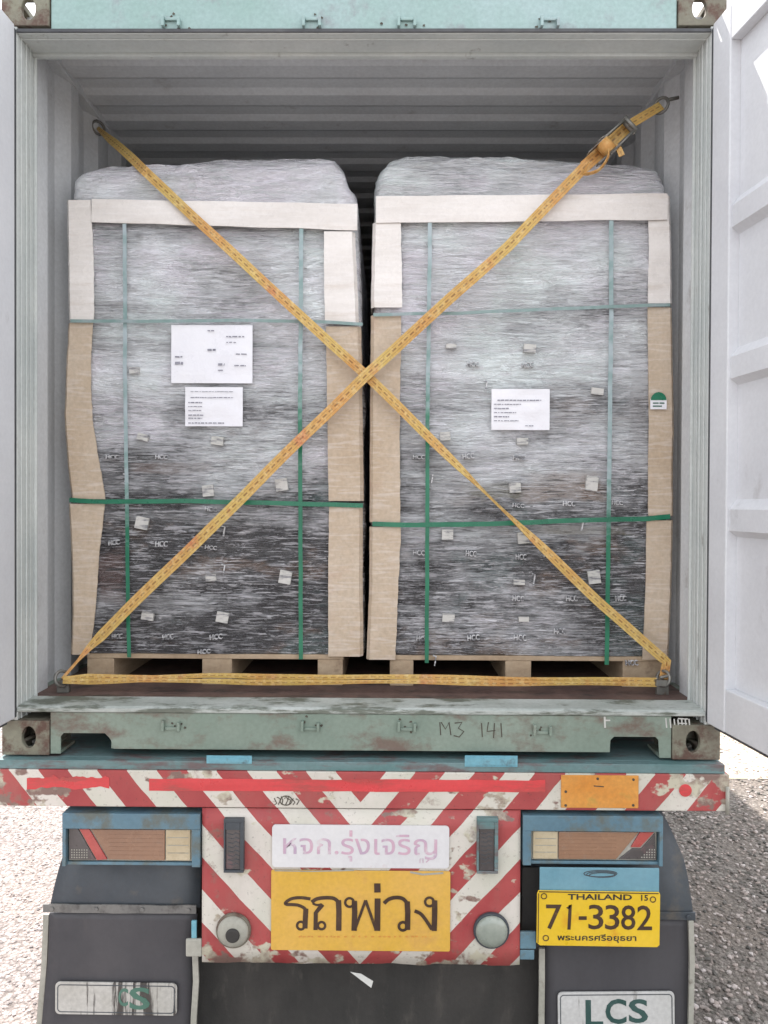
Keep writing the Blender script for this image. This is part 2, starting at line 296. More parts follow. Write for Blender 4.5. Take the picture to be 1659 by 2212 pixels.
def film(seedloc, patches=()):
    t = NT('stretch_film_over_boxes')
    g = t.n('ShaderNodeNewGeometry'); sp = t.n('ShaderNodeSeparateXYZ'); t.l(g.outputs['Position'], sp.inputs[0])
    # long flat wrinkles of film pulled sideways
    def nz(scale, st, det=6, ro=0.6, rot=(0,0,0), dist=0.0):
        x = t.n('ShaderNodeTexNoise'); x.inputs['Scale'].default_value = scale; x.inputs['Detail'].default_value = det
        x.inputs['Roughness'].default_value = ro; x.inputs['Distortion'].default_value = dist
        t.l(t.coord(st, rot, loc=seedloc), x.inputs['Vector']); return x.outputs[0]
    w1 = nz(10, (1, 1, 8), 8, 0.68, (0, R(2.0), 0), 0.6)
    w2 = nz(8, (1.1, 1, 8), 7, 0.70, (0, R(-14), 0), 0.9)
    w3 = nz(30, (1, 1, 7), 5, 0.65, (0, R(1.0), 0), 0.6)
    cr_ = nz(16, (1, 1, 1.8), 6, 0.7, (0, 0, 0), 1.5)          # crumpled patches
    blot = nz(2.0, (1, 1, 1.5), 6, 0.62)
    sel = t.rng(nz(1.7, (1, 1, 1.7), 3, 0.5), 0.50, 0.58)
    selc = t.rng(nz(2.6, (1, 1, 2.2), 4, 0.6, dist=0.4), 0.52, 0.62, 0, 0.65)
    w = t.math('ADD', t.math('MULTIPLY', w1, t.math('SUBTRACT', 1.0, t.math('MULTIPLY', sel, 0.75))), t.math('MULTIPLY', w2, t.math('MULTIPLY', sel, 0.75)))
    w = t.math('ADD', t.math('MULTIPLY', w, t.math('SUBTRACT', 1.0, selc)), t.math('MULTIPLY', cr_, selc))
    # rows of cartons show as soft bands
    band = nz(3.0, (0.25, 1, 3.2), 3, 0.5)
    # glare up the stack put into the colour as milkier film
    film_glare = t.rng(sp.outputs[2], ZC + 0.50, ZC + 1.70, 0.0, 1.0)
    film_glare = t.math('ADD', film_glare, t.rng(blot, 0.34, 0.66, -0.42, 0.42))
    film_glare = t.math('MINIMUM', t.math('MAXIMUM', t.math('ADD', film_glare, t.rng(band, 0.38, 0.62, -0.20, 0.20)), 0.0), 1.15)
    # seams between carton rows, darker where little film covers them
    fr = t.math('FRACT', t.math('DIVIDE', t.math('ADD', sp.outputs[2], t.math('MULTIPLY', t.math('SUBTRACT', blot, 0.5), 0.10)), 0.196))
    seam = t.math('MULTIPLY', t.rng(t.math('ABSOLUTE', t.math('SUBTRACT', fr, 0.5)), 0.12, 0.0), t.rng(nz(2.2, (1, 1, 0.6), 3), 0.40, 0.55))
    thr = t.math('SUBTRACT', t.math('ADD', 0.555, t.math('MULTIPLY', seam, 0.07)), t.math('MULTIPLY', film_glare, 0.12))
    k = t.math('SUBTRACT', w, thr)
    fac = t.rng(k, -0.02, 0.05)
    boxc = t.mix(t.rng(nz(3.2, (1, 1, 1.8), 4, 0.6), 0.55, 0.61), (0.022, 0.020, 0.024, 1), srgb(92, 72, 60))
    boxc = t.mix(t.rng(nz(2.7, (1, 1, 1.2), 4, 0.6), 0.56, 0.62), boxc, srgb(50, 68, 68))
    for (px, py, hw_, hh, pc) in patches:     # bare cartons showing where the film is thin
        cx_, cz_ = P(px, py, 0.30)
        nx_ = nz(5, (1, 1, 2), 4, 0.6)
        ex = t.math('DIVIDE', t.math('ABSOLUTE', t.math('SUBTRACT', sp.outputs[0], cx_)), hw_)
        ez = t.math('DIVIDE', t.math('ABSOLUTE', t.math('SUBTRACT', sp.outputs[2], cz_)), hh)
        e = t.math('ADD', t.math('MAXIMUM', ex, ez), t.math('MULTIPLY', t.math('SUBTRACT', nx_, 0.5), 1.4))
        inn = t.rng(e, 1.1, 0.8)
        boxc = t.mix(inn, boxc, pc)
        fac = t.math('MULTIPLY', fac, t.math('SUBTRACT', 1.0, t.math('MULTIPLY', inn, 0.95)))
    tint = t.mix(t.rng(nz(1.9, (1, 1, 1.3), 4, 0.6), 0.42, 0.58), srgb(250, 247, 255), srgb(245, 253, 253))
    filmc = t.mix(film_glare, srgb(200, 199, 203), tint)
    dkc = t.mix(t.math('POWER', t.math('MINIMUM', film_glare, 1.0), 0.8), boxc, srgb(212, 215, 218))
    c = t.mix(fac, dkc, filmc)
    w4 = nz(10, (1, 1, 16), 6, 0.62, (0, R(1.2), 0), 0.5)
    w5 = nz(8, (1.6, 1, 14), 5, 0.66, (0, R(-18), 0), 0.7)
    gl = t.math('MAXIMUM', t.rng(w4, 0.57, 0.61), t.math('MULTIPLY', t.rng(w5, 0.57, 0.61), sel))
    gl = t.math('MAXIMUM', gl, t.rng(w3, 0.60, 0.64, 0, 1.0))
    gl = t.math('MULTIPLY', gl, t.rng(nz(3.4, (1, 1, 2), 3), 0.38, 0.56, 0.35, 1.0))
    c = t.mix(t.math('MULTIPLY', gl, 0.85), c, srgb(246, 246, 250))  # bright glints on the wrinkles, mixed into the base colour as white streaks
    dk2 = t.math('MULTIPLY', t.rng(w4, 0.45, 0.40), t.math('SUBTRACT', 1.1, film_glare))
    c = t.mix(t.math('MULTIPLY', dk2, 0.9), c, (0.018, 0.017, 0.02, 1))
    c = t.mix(t.math('MULTIPLY', t.rng(w3, 0.40, 0.34, 0, 0.7), t.math('SUBTRACT', 1.12, film_glare)), c, (0.04, 0.04, 0.045, 1))
    hp = t.math('ADD', t.math('ADD', w, t.math('MULTIPLY', w3, 0.45)), t.math('MULTIPLY', blot, 0.35))
    t.b.inputs['IOR'].default_value = 1.9
    # many turns of film act like a half mirror
    mt = t.math('MULTIPLY', t.math('MAXIMUM', fac, gl), 0.5)
    return t.out(c, t.rng(w2, 0.3, 0.7, 0.10, 0.24), mt, hp, 0.8, 0.03, 0.0, 0.9)

def gravel():
    t = NT('gravel_ground')
    v = t.n('ShaderNodeTexVoronoi'); v.inputs['Scale'].default_value = 55; t.l(t.coord(), v.inputs['Vector'])
    v2 = t.n('ShaderNodeTexVoronoi'); v2.inputs['Scale'].default_value = 130; t.l(t.coord(), v2.inputs['Vector'])
    s = t.n('ShaderNodeSeparateColor'); t.l(v.outputs['Color'], s.inputs[0])
    c = t.mix(s.outputs[0], srgb(140,130,124), srgb(206,193,188))
    c = t.mix(t.rng(s.outputs[1], 0.70, 0.78), c, srgb(70,68,64))
    c = t.mix(t.rng(s.outputs[2], 0.85, 0.9), c, srgb(214,206,198))
    c = t.mix(t.noise(1.3, 5, 0.6, (1,1,1), 0.45, 0.62), c, srgb(182,166,156))
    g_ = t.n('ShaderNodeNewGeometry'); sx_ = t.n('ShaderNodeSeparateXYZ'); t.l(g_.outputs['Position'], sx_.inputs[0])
    side = t.rng(sx_.outputs[0], -0.9, 0.6)  # paler gravel left; right side darkened, the truck's shade deepened in the colour
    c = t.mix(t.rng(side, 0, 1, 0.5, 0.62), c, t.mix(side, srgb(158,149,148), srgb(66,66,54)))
    edge = t.rng(v.outputs['Distance'], 0.35, 0.75)
    c = t.mix(t.math('MULTIPLY', edge, 0.6), c, srgb(80,73,68))
    c = t.mix(t.rng(v2.outputs['Distance'], 0.4, 0.8, 0, 0.4), c, srgb(96,88,80))
    h = t.math('SUBTRACT', 1.0, v.outputs['Distance'])
    h = t.math('ADD', h, t.math('MULTIPLY', t.math('SUBTRACT', 1.0, v2.outputs['Distance']), 0.4))
    return t.out(c, 0.85, 0, h, 0.9, 0.012)
M_gravel = gravel()
def stones_mat():
    t = NT('gravel_stones')
    g = t.n('ShaderNodeNewGeometry')
    r = t.n('ShaderNodeValToRGB'); t.l(g.outputs['Random Per Island'], r.inputs[0])
    e = r.color_ramp.elements; e[0].color = srgb(74,72,70); e[1].color = srgb(222,212,208)
    for p, c in ((0.2, srgb(112,106,102)), (0.45, srgb(162,150,144)), (0.75, srgb(192,176,168))):
        q = e.new(p); q.color = c
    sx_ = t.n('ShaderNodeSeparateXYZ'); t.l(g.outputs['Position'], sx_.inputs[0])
    side = t.rng(sx_.outputs[0], -0.9, 0.6)  # right-hand stones carry the same painted shade
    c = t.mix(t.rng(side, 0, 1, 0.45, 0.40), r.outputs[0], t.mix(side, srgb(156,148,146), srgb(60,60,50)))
    return t.out(c, 0.8)
M_stones = stones_mat()
def earth():
    t = NT('bright_sandy_earth')
    c = t.mix(t.noise(1.2, 7, 0.6, (1,1,1), 0.35, 0.65), srgb(178,158,134), srgb(196,178,156))
    c = t.mix(t.noise(22, 5, 0.6, (1,1,1), 0.56, 0.7, a=0, b=0.6), c, srgb(140,126,108))
    return t.out(c, 0.9, 0, t.noise(40, 6, 0.7, (1,1,1), 0, 1), 0.5, 0.01)
M_earth = earth()
def webbing():
    t = NT('yellow_orange_webbing')
    tcn = t.n('ShaderNodeTexCoord'); sp = t.n('ShaderNodeSeparateXYZ'); t.l(tcn.outputs['UV'], sp.inputs[0])
    u, v = sp.outputs[0], sp.outputs[1]
    c = t.mix(t.noise(3.0, 4, 0.6, (1,1,1), 0.42, 0.62), srgb(198,168,92), srgb(196,144,78))
    c = t.mix(t.noise(7, 4, 0.6, (1,1,1), 0.58, 0.72), c, srgb(190,112,76))
    dash = t.math('LESS_THAN', t.math('FRACT', t.math('MULTIPLY', v, 34.0)), 0.62)
    def line(p, w): return t.math('LESS_THAN', t.math('ABSOLUTE', t.math('SUBTRACT', u, p)), w)
    ln = t.math('MAXIMUM', t.math('MULTIPLY', line(0.5, 0.075), dash), t.math('MULTIPLY', t.math('MAXIMUM', line(0.24, 0.03), line(0.76, 0.03)), 0.5))
    c = t.mix(t.math('MULTIPLY', ln, 0.8), c, srgb(120,78,40))
    c = t.mix(t.noise(55, 5, 0.7, (1,1,1), 0.48, 0.7, a=0, b=0.55), c, srgb(228,208,150))
    c = t.mix(t.noise(38, 5, 0.7, (1,1,1), 0.54, 0.72, a=0, b=0.5, loc=(4,4,4)), c, srgb(128,94,44))
    weave = t.math('SINE', t.math('MULTIPLY', v, 1600.0))
    return t.out(c, 0.6, 0, weave, 0.3, 0.0015, 0.1)
M_web = webbing()

# ------------------------------------------------------------------ text and hand-lettering
def text_mb(txt, x0, x1, z0, z1, y, thick=0.0015, bold=0.0, rot=0.0):
    """lettering fitted to a real rectangle, facing the back of the truck"""
    cu = bpy.data.curves.new('t', 'FONT'); cu.body = txt; cu.extrude = 0.0; cu.offset = bold; cu.resolution_u = 3
    ob = bpy.data.objects.new('t', cu); COL.objects.link(ob)
    dg = bpy.context.evaluated_depsgraph_get(); dg.update()
    me = bpy.data.meshes.new_from_object(ob.evaluated_get(dg))
    vs = [Vector(v.co) for v in me.vertices]; fs = [tuple(p.vertices) for p in me.polygons]
    bpy.data.objects.remove(ob); bpy.data.curves.remove(cu)
    mb = MB()
    if not vs: return mb
    ax, bx = min(v.x for v in vs), max(v.x for v in vs); ay, by = min(v.y for v in vs), max(v.y for v in vs)
    out = []
    cx, cz = (x0+x1)/2, (z0+z1)/2
    for v in vs:
        x = x0 + (v.x-ax)/(bx-ax)*(x1-x0) - cx; z = z0 + (v.y-ay)/max(by-ay, 1e-6)*(z1-z0) - cz
        out.append((cx + x*math.cos(rot) - z*math.sin(rot), y, cz + x*math.sin(rot) + z*math.cos(rot)))
    mb.add(out, fs)
    # rim so letters have real thickness
    cnt = {}
    for f in fs:
        for i in range(len(f)):
            e = (f[i], f[(i+1)%len(f)]); cnt[tuple(sorted(e))] = cnt.get(tuple(sorted(e)), 0) + 1
    n = len(out); mb.v += [(p[0], p[1]+thick, p[2]) for p in out]
    for e, k in cnt.items():
        if k == 1: mb.f.append((e[0], e[1], e[1]+n, e[0]+n)); mb.sm.append(False)
    return mb
def join(mbs):
    o = MB()
    for m in mbs: o.add(m.v, m.f)
    return o
def stroke(mb, pts, w, y, thick=0.0012, closed=False, w2=None):
    """brush stroke (mitred ribbon) through (x, z) points"""
    n = len(pts); L_ = []; 
    for i in range(n):
        a = pts[i-1] if (i > 0 or closed) else pts[i]; b = pts[(i+1) % n] if (i < n-1 or closed) else pts[i]
        t = Vector((b[0]-a[0], b[1]-a[1])); t = t.normalized() if t.length > 0 else Vector((1, 0))
        nn = Vector((-t.y, t.x)); ww = w if not w2 else w + (w2-w)*i/(n-1)
        L_.append((pts[i][0]+nn.x*ww/2, pts[i][1]+nn.y*ww/2, pts[i][0]-nn.x*ww/2, pts[i][1]-nn.y*ww/2))
    vs = []
    for q in L_: vs += [(q[0], y, q[1]), (q[2], y, q[3]), (q[0], y+thick, q[1]), (q[2], y+thick, q[3])]
    fs = []
    for i in range(n if closed else n-1):
        a, b = i*4, ((i+1) % n)*4
        fs += [(a, a+1, b+1, b), (a, b, b+2, a+2), (a+1, a+3, b+3, b+1)]
    if not closed: fs += [(0, 2, 3, 1), ((n-1)*4, (n-1)*4+1, (n-1)*4+3, (n-1)*4+2)]
    mb.add(vs, fs)
def smoothpts(pts, k=5):
    out = []
    n = len(pts)
    for i in range(n-1):
        p0, p1, p2, p3 = (Vector(pts[max(i-1,0)]), Vector(pts[i]), Vector(pts[i+1]), Vector(pts[min(i+2,n-1)]))
        for j in range(k):
            t = j/k
            out.append(tuple(0.5*((2*p1) + (p2-p0)*t + (2*p0-5*p1+4*p2-p3)*t*t + (3*p1-p0-3*p2+p3)*t**3)))
    out.append(tuple(pts[-1])); return out
def ring2(cx, cz, rx, rz, n=22): return [(cx+rx*math.cos(2*math.pi*i/n), cz+rz*math.sin(2*math.pi*i/n)) for i in range(n)]

# ------------------------------------------------------------------ ground
g = MB()
g.add([(-300,-300,0),(300,-300,0),(300,600,0),(-300,600,0)], [(0,1,2,3)])
tag(g.build('ground', M_gravel), 'grey and beige gravel yard around the truck', kind='structure')
g = MB()
pts = []
for i in range(60):
    yy = 3.1 + i*0.9
    pts.append((2.45 + 0.25*noise.noise((i*0.7, 2, 0)) + 0.02*i, yy))
poly = [(60, 2.4)] + [(60, 56.5)] + pts[::-1]
poly[0] = (60, 3.0)
g.add([(p[0], p[1], 0.004) for p in poly], [tuple(range(len(poly)))])
tag(g.build('dirt_path', M_earth), 'bright sandy strip beyond the gravel on the right', kind='structure')

def scatter_stones():
    mb = MB(); rnd = random.Random(3)
    ico = [(0,0,1),(0.894,0,0.447),(0.276,0.851,0.447),(-0.724,0.526,0.447),(-0.724,-0.526,0.447),(0.276,-0.851,0.447),
           (0.724,0.526,-0.447),(-0.276,0.851,-0.447),(-0.894,0,-0.447),(-0.276,-0.851,-0.447),(0.724,-0.526,-0.447)]
    fc = [(0,1,2),(0,2,3),(0,3,4),(0,4,5),(0,5,1),(1,6,2),(2,7,3),(3,8,4),(4,9,5),(5,10,1),(6,7,2),(7,8,3),(8,9,4),(9,10,5),(10,6,1)]
    def put(x, y, r):
        a = rnd.random()*6.28; sx, sy, sz = r*(0.8+rnd.random()*0.7), r*(0.7+rnd.random()*0.5), r*(0.45+rnd.random()*0.4)
        ca, sa = math.cos(a), math.sin(a); vs = []
        for v in ico:
            j = 0.8 + rnd.random()*0.4
            vx, vy = v[0]*sx*j, v[1]*sy*j
            vs.append((x+vx*ca-vy*sa, y+vx*sa+vy*ca, sz*0.25+v[2]*sz*j))
        mb.add(vs, fc)
    for _ in range(13000):
        x = -rnd.uniform(0.95, 4.0); y = rnd.uniform(0.25, 5.2)
        put(x, y, rnd.uniform(0.003, 0.009))
    for _ in range(9000):
        x = rnd.uniform(0.95, 3.3); y = rnd.uniform(0.25, 4.4)
        put(x, y, rnd.uniform(0.005, 0.014))
    for _ in range(2500):
        x = rnd.uniform(-1, 1); y = rnd.uniform(0.2, 2.4)
        put(x, y, rnd.uniform(0.005, 0.014))
    return mb
tag(scatter_stones().build('gravel', M_stones), 'loose gravel stones lying around and under the trailer', 'gravel', kind='stuff')

# ------------------------------------------------------------------ container
W2 = 1.219; JX = 1.17; ZT = ZC + 2.591; ZF = ZC + 0.170; CLEN = 6.058
con = thing('shipping_container', (0, 0, ZC), 'open faded green and grey shipping container on the trailer, seen through its open doors', 'container')
# castings
def casting(sx, sz, y0, rear=True):
    """hollow corner block with an oval hole in the end and outer faces"""
    mb = MB(); w, d, h = 0.162, 0.178, 0.118
    xo = sx*(W2 + 0.003); xi = sx*(W2 + 0.003 - w); z0 = ZC if sz < 0 else ZT - h; z1 = z0 + h
    yf = y0; yb = y0 + d
    def plate(axis, c0, c1, a0, a1, hole, th, at):
        # ring plate between rectangle (a,z) and oval hole, with thickness
        n = 28; (hc, hz, hr, hv) = hole; rect = []; ov = []
        for i in range(n):
            a = 2*math.pi*(i+0.5)/n; ca, sa = math.cos(a), math.sin(a)
            ov.append((hc + hr*ca, hz + hv*sa))
            m_ = max(abs(ca), abs(sa)); u_, v_ = ca/m_, sa/m_
            rect.append(((a0+a1)/2 + u_*(a1-a0)/2, (z0+z1)/2 + v_*(z1-z0)/2))
        vs = []
        for t_ in (at, at + th):
            for q in rect + ov: vs.append((q[0], t_, q[1]) if axis == 'y' else (t_, q[0], q[1]))
        fs = []
        for i in range(n):
            j = (i+1) % n
            fs += [(i, j, n+j, n+i), (2*n+i, 3*n+i, 3*n+j, 2*n+j), (n+i, n+j, 3*n+j, 3*n+i), (i, 2*n+i, 2*n+j, j)]
        mb.add(vs, fs)
    hx = sx*(W2 - 0.089)
    plate('y', 0, 0, min(xo, xi), max(xo, xi), (hx, (z0+z1)/2 - 0.002*sz, 0.024, 0.037), 0.02, yf)
    plate('x', 0, 0, yf + 0.021, yb, (yf + 0.10, (z0+z1)/2, 0.036, 0.028), -sx*0.02, xo)
    for (za, zb_, opening) in ((z0, z0+0.022, sz < 0), (z1-0.022, z1, sz > 0)):
        xA, xB = sorted((xo - sx*0.0205, xi)); yA, yB = yf+0.0205, yb
        if not opening: mb.box(xA, xB, yA, yB, za, zb_)
        else:
            xm = (xA+xB)/2 + sx*0.008
            mb.box(xA, xm-0.036, yA, yB, za, zb_); mb.box(xm+0.036, xB, yA, yB, za, zb_)
            mb.box(xm-0.0358, xm+0.0358, yA, yA+0.012, za, zb_); mb.box(xm-0.0358, xm+0.0358, yB-0.02, yB, za, zb_)
    mb.box(xi, xi + sx*0.018, yf+0.0207, yb-0.0005, z0+0.0225, z1-0.0225); mb.box(xi + sx*0.0185, xo - sx*0.0207, yb-0.018, yb, z0+0.0225, z1-0.0225)
    return mb.build('corner_casting', M_cast, con, 0.003)
for sx in (-1, 1):
    for sz in (-1, 1): casting(sx, sz, -0.004)
# posts
for sx in (-1, 1):
    m = MB()
    def bx(x0, x1, y0, y1): m.box(sx*x0, sx*x1, y0, y1, ZC + 0.1185, ZT - 0.1185)
    bx(JX, W2, 0.0, 0.128)
    bx(JX - 0.004, JX - 0.0002, 0.022, 0.032); bx(JX - 0.006, JX - 0.0002, 0.055, 0.061); bx(JX-0.004, JX-0.0002, 0.084, 0.090)
    bx(JX - 0.010, JX - 0.0002, 0.118, 0.128)
    m.build('corner_post', M_jamb, con, 0.002)
    m = MB(); m.box(sx*(JX+0.002), sx*(W2-0.004), -0.012, -0.0005, ZC + 0.13, ZT - 0.13)
    m.build('door_gasket', M_gasket, con, 0.002)
# rear sill: front web with two pockets, then threshold plate
xa = W2 - 0.162
zb, zt = ZC + 0.022, ZC + 0.146
pl0, pl1 = P(131, 1583, 0)[0], P(239, 1583, 0)[0]; pr0, pr1 = P(1319, 1590, 0)[0], P(1425, 1590, 0)[0]
zp = ZC + 0.086
zp = P(180, 1584, 0)[1]; zpr = P(1370, 1592, 0)[1]
prof = [(-xa, zt), (xa, zt), (xa, zb-0.018), (pr1, zb-0.018), (pr1-0.004, zpr-0.01), (pr1-0.014, zpr), (pr0+0.012, zpr), (pr0, zpr-0.012), (pr0-0.002, zb),
        (pl1+0.01, zb), (pl1, zb+0.03), (pl1-0.006, zp-0.014), (pl1-0.02, zp), (pl0+0.01, zp), (pl0, zp-0.012), (pl0, zb-0.018), (-xa, zb-0.018)]
m = MB(); m.prism(prof, 0.0, 0.006); m.build('bottom_rail', M_green, con, 0.0015)
m = MB(); m.box(-xa, pl0-0.001, 0.0065, 0.12, zb-0.018, zb-0.008); m.box(pl1, pr0, 0.0065, 0.1, zb, zb+0.006); m.box(pr1+0.001, xa, 0.0065, 0.12, zb-0.018, zb-0.008)
m.box(pl1, pl1+0.006, 0.0065, 0.35, zb+0.0065, zt-0.001); m.box(pr0-0.006, pr0, 0.0065, 0.35, zb+0.0065, zt-0.001)
m.build('rail_flange', M_green, con)
m = MB()
m.prism([(0.0, zt+0.0005), (-0.006, zt+0.004), (-0.006, zt+0.016), (0.004, zt+0.022), (0.112, zt+0.027), (0.128, zt+0.021), (0.128, zt+0.0005)], -JX+0.0005, JX-0.0005, 'x')
m.build('threshold', M_sill, con, 0.001)
# header
zh = ZC + 2.452
m = MB(); m.box(-(W2-0.163), W2-0.163, 0.002, 0.012, zh + 0.012, ZT - 0.012)
m.box(-(W2-0.163), W2-0.163, 0.0125, 0.1, ZT - 0.0215, ZT - 0.0125)
m.build('header_beam', M_mint, con, 0.003)
m = MB(); m.box(-JX+0.0005, JX-0.0005, 0.0, 0.128, zh - 0.004, zh + 0.0115)
m.box(-JX+0.0005, JX-0.0005, 0.026, 0.034, zh-0.008, zh-0.0042); m.box(-JX+0.0005, JX-0.0005, 0.108, 0.128, zh-0.016, zh-0.0042)
m.build('header_lip', M_jamb, con, 0.0015)
m = MB(); m.box(-JX, JX, -0.006, -0.0005, zh - 0.002, zh + 0.010); m.build('door_gasket', M_gasket, con, 0.0015)
# floor
m = MB(); m.box(-1.185, 1.185, 0.1285, CLEN - 0.08, ZC + 0.12, ZF); m.build('floor', M_floor, con)
# underside cross members
m = MB()
for i in range(18): m.box(-1.17, 1.17, 0.30 + i*0.31, 0.345 + i*0.31, ZC + 0.02, ZC + 0.1195)
m.build('cross_member', M_dark, con)
# side walls: trapezoid corrugation
def corr_profile(y0, y1, pitch, flat, slope, depth, first=0.0):
    pts = [(y0, 0)]; y = y0 + first
    while y + pitch < y1:
        pts += [(y, 0), (y+slope, depth), (y+slope+flat, depth), (y+2*slope+flat, 0)]
        y += pitch
    pts.append((y1, 0)); return pts
for sx in (-1, 1):
    pr = corr_profile(0.1285, CLEN-0.05, 0.278, 0.070, 0.068, 0.036, 0.112)
    inner = [(sx*(1.176 + d), y) for y, d in pr]; outer = [(sx*(1.179 + d), y) for y, d in pr]
    m = MB(); n = len(pr); vs = []
    for z in (ZC + 0.1705, ZT - 0.061):
        vs += [(x, y, z) for x, y in inner] + [(x, y, z) for x, y in outer]
    fs = []
    for i in range(n-1): fs += [(i, i+1, 2*n+i+1, 2*n+i), (n+i, 3*n+i, 3*n+i+1, n+i+1), (i, n+i, n+i+1, i+1), (2*n+i, 2*n+i+1, 3*n+i+1, 3*n+i)]
    m.add(vs, fs); m.build('side_wall', M_inner, con)
    m = MB(); m.box(sx*1.168, sx*W2, 0.1285, CLEN-0.16, ZT - 0.0605, ZT - 0.012); m.build('top_side_rail', M_inner, con, 0.003)
    m = MB(); m.box(sx*1.186, sx*W2, 0.175, CLEN-0.16, ZC + 0.03, ZC + 0.170); m.build('bottom_side_rail', M_green, con, 0.003)
# roof
pr = corr_profile(0.1285, CLEN-0.05, 0.209, 0.062, 0.034, 0.013, 0.10)
m = MB(); n = len(pr); vs = []
for x in (-1.185, 1.185):
    vs += [(x, y, ZT - 0.044 + d) for y, d in pr] + [(x, y, ZT - 0.0415 + d) for y, d in pr]
fs = []
for i in range(n-1): fs += [(i, i+1, 2*n+i+1, 2*n+i), (n+i, 3*n+i, 3*n+i+1, n+i+1)]
m.add(vs, fs); m.build('roof', M_inner, con)
m = MB(); m.box(-1.185, 1.185, 0.10, 0.128, zh+0.012, ZT-0.024); m.build('header_back', M_inner, con)
m = MB(); m.box(-1.2, 1.2, CLEN-0.05, CLEN-0.02, ZC + 0.1, ZT - 0.02); m.build('front_wall', M_inner, con)
# cam keepers on header and sill
for k, (px, py) in enumerate(((372, 50), (675, 50), (880, 50), (1188, 50), (372, 1566), (672, 1567), (880, 1568), (1172, 1575))):
    x, z = P(px, py, 0); m = MB()
    s = -1 if k < 4 else 1
    m.box(x-0.034, x-0.024, -0.018, -0.0005, z-0.018, z+0.018); m.box(x+0.02, x+0.030, -0.018, -0.0005, z-0.018, z+0.012)
    m.box(x-0.0235, x+0.0195, -0.007, -0.0005, z-s*0.016, z-s*0.006)
    m.build('cam_keeper', M_mint if k < 4 else M_green, con, 0.002)
    rnd = random.Random(k)
    for q in range(5):
        m = MB(); a, b = rnd.gauss(0, 0.024), rnd.gauss(0, 0.012)
        m.add([(x+a+rnd.uniform(0.002,0.007)*math.cos(t), (-0.0012 if k < 4 else -0.0012)-q*0.0001, z+b+rnd.uniform(0.002,0.006)*math.sin(t)) for t in [i*0.9 for i in range(7)]], [tuple(range(7))])
        m.build('grease_spot', M_grime, con)
# hand written marks and stencils on the sill
m = MB()
def hw(pts, w=0.0035, y=-0.0012): stroke(m, [P(a, b, 0) for a, b in pts], w, y)
hw([(950,1560),(952,1588)]); hw([(953,1560),(962,1575),(970,1560),(974,1588)], y=-0.0014)
hw([(982,1562),(998,1560),(990,1573),(1002,1580),(992,1592),(980,1589)])
m.build('handwriting', M_grime, con); m = MB()
hw([(1040,1562),(1042,1592)]); hw([(1055,1560),(1052,1580),(1070,1578)]); hw([(1068,1562),(1066,1594)], y=-0.0014); hw([(1082,1562),(1084,1592)])
m.build('handwriting', M_grime, con)
m = MB()
hw([(1306,1548),(1307,1572)], 0.006); hw([(1307,1556),(1318,1556)], 0.005, -0.0014)
m.build('stencil_mark', M_chalk, con); m = MB()
for i, dx in enumerate((0, 9, 18, 26, 34, 42, 50)): hw([(1438+dx, 1551+(i*5) % 4), (1440+dx, 1572)], 0.0045)
hw([(1464,1552),(1486,1553)], 0.004, -0.0014); hw([(1464,1562),(1484,1563)], 0.004, -0.0014)
m.build('stencil_mark', M_chalk, con)

# doors: real leaves standing open, inner face towards the opening
def door(sx, ang, label):
    dirv = Vector((sx*math.sin(R(ang)), -math.cos(R(ang)), 0)); nrm = Vector((-sx*math.cos(R(ang)), -math.sin(R(ang)), 0))
    base = Vector((sx*1.171, -0.014, 0)); z0, z1 = ZC + 0.128, ZC + 2.470
    def pt(s, t, z): return base + dirv*s + nrm*t + Vector((0, 0, z))    # t: towards the opening (negative = outwards)
    WD = 1.155; up = Vector((0, 0, 1))
    def bar(mb, s0, s1, t0, t1, a, b): mb.obox(pt((s0+s1)/2, (t0+t1)/2, (a+b)/2), dirv, nrm, up, (s1-s0)/2, (t1-t0)/2, (b-a)/2)
    fr = MB()
    bar(fr, 0.0, 0.105, -0.05, 0.0, z0, z1); bar(fr, WD-0.105, WD, -0.05, 0.0, z0, z1)
    bar(fr, 0.1055, WD-0.1055, -0.05, -0.002, z0, z0+0.14); bar(fr, 0.1055, WD-0.1055, -0.05, -0.002, z1-0.115, z1)
    o = fr.build('door', M_door, con, 0.004); o['label'] = label
    # corrugated panel
    a0, a1 = z0+0.1405, z1-0.1155
    prof = [(a0, -0.036)]
    for zl in (ZC+0.765, ZC+1.255, ZC+1.74):
        prof += [(zl-0.004, -0.036), (zl+0.016, -0.010), (zl+0.085, -0.010), (zl+0.118, -0.036)]
    prof.append((a1, -0.036))
    p = MB(); vs = []
    for s in (0.1055, WD-0.1055):
        vs += [pt(s, t, z) for z, t in prof] + [pt(s, t-0.003, z) for z, t in prof]
    n = len(prof); fs = []
    for i in range(n-1): fs += [(i, i+1, 2*n+i+1, 2*n+i), (n+i, 3*n+i, 3*n+i+1, n+i+1)]
    p.add(vs, fs); p.build('door_panel', M_door, o)
    gk = MB()
    bar(gk, -0.012, -0.001, -0.045, -0.012, z0+0.005, z1-0.005); bar(gk, 0.02, WD, -0.045, -0.015, z0-0.014, z0-0.0005)
    gk.build('door_gasket', M_gasket, o, 0.002)
    for hz in (0.25, 0.85, 1.5, 2.1):
        hg = MB(); q = pt(-0.004, -0.055, ZC + 0.1 + hz); hg.tube([q, q + Vector((0, 0, 0.09))], 0.013, 10)
        hg.build('hinge', M_steel, o)
    # lock rods outside
    lr = MB()
    for s in (0.3, 0.85): lr.tube([pt(s, -0.075, z0-0.01), pt(s, -0.075, z1+0.01)], 0.014, 10)
    lr.build('lock_rod', M_steel, o)
    return o
door(-1, 2.0, 'left door leaf swung open, smooth pale grey inner face seen edge-on')
door(1, 6.5, 'right door leaf swung open, ribbed pale grey inner face')

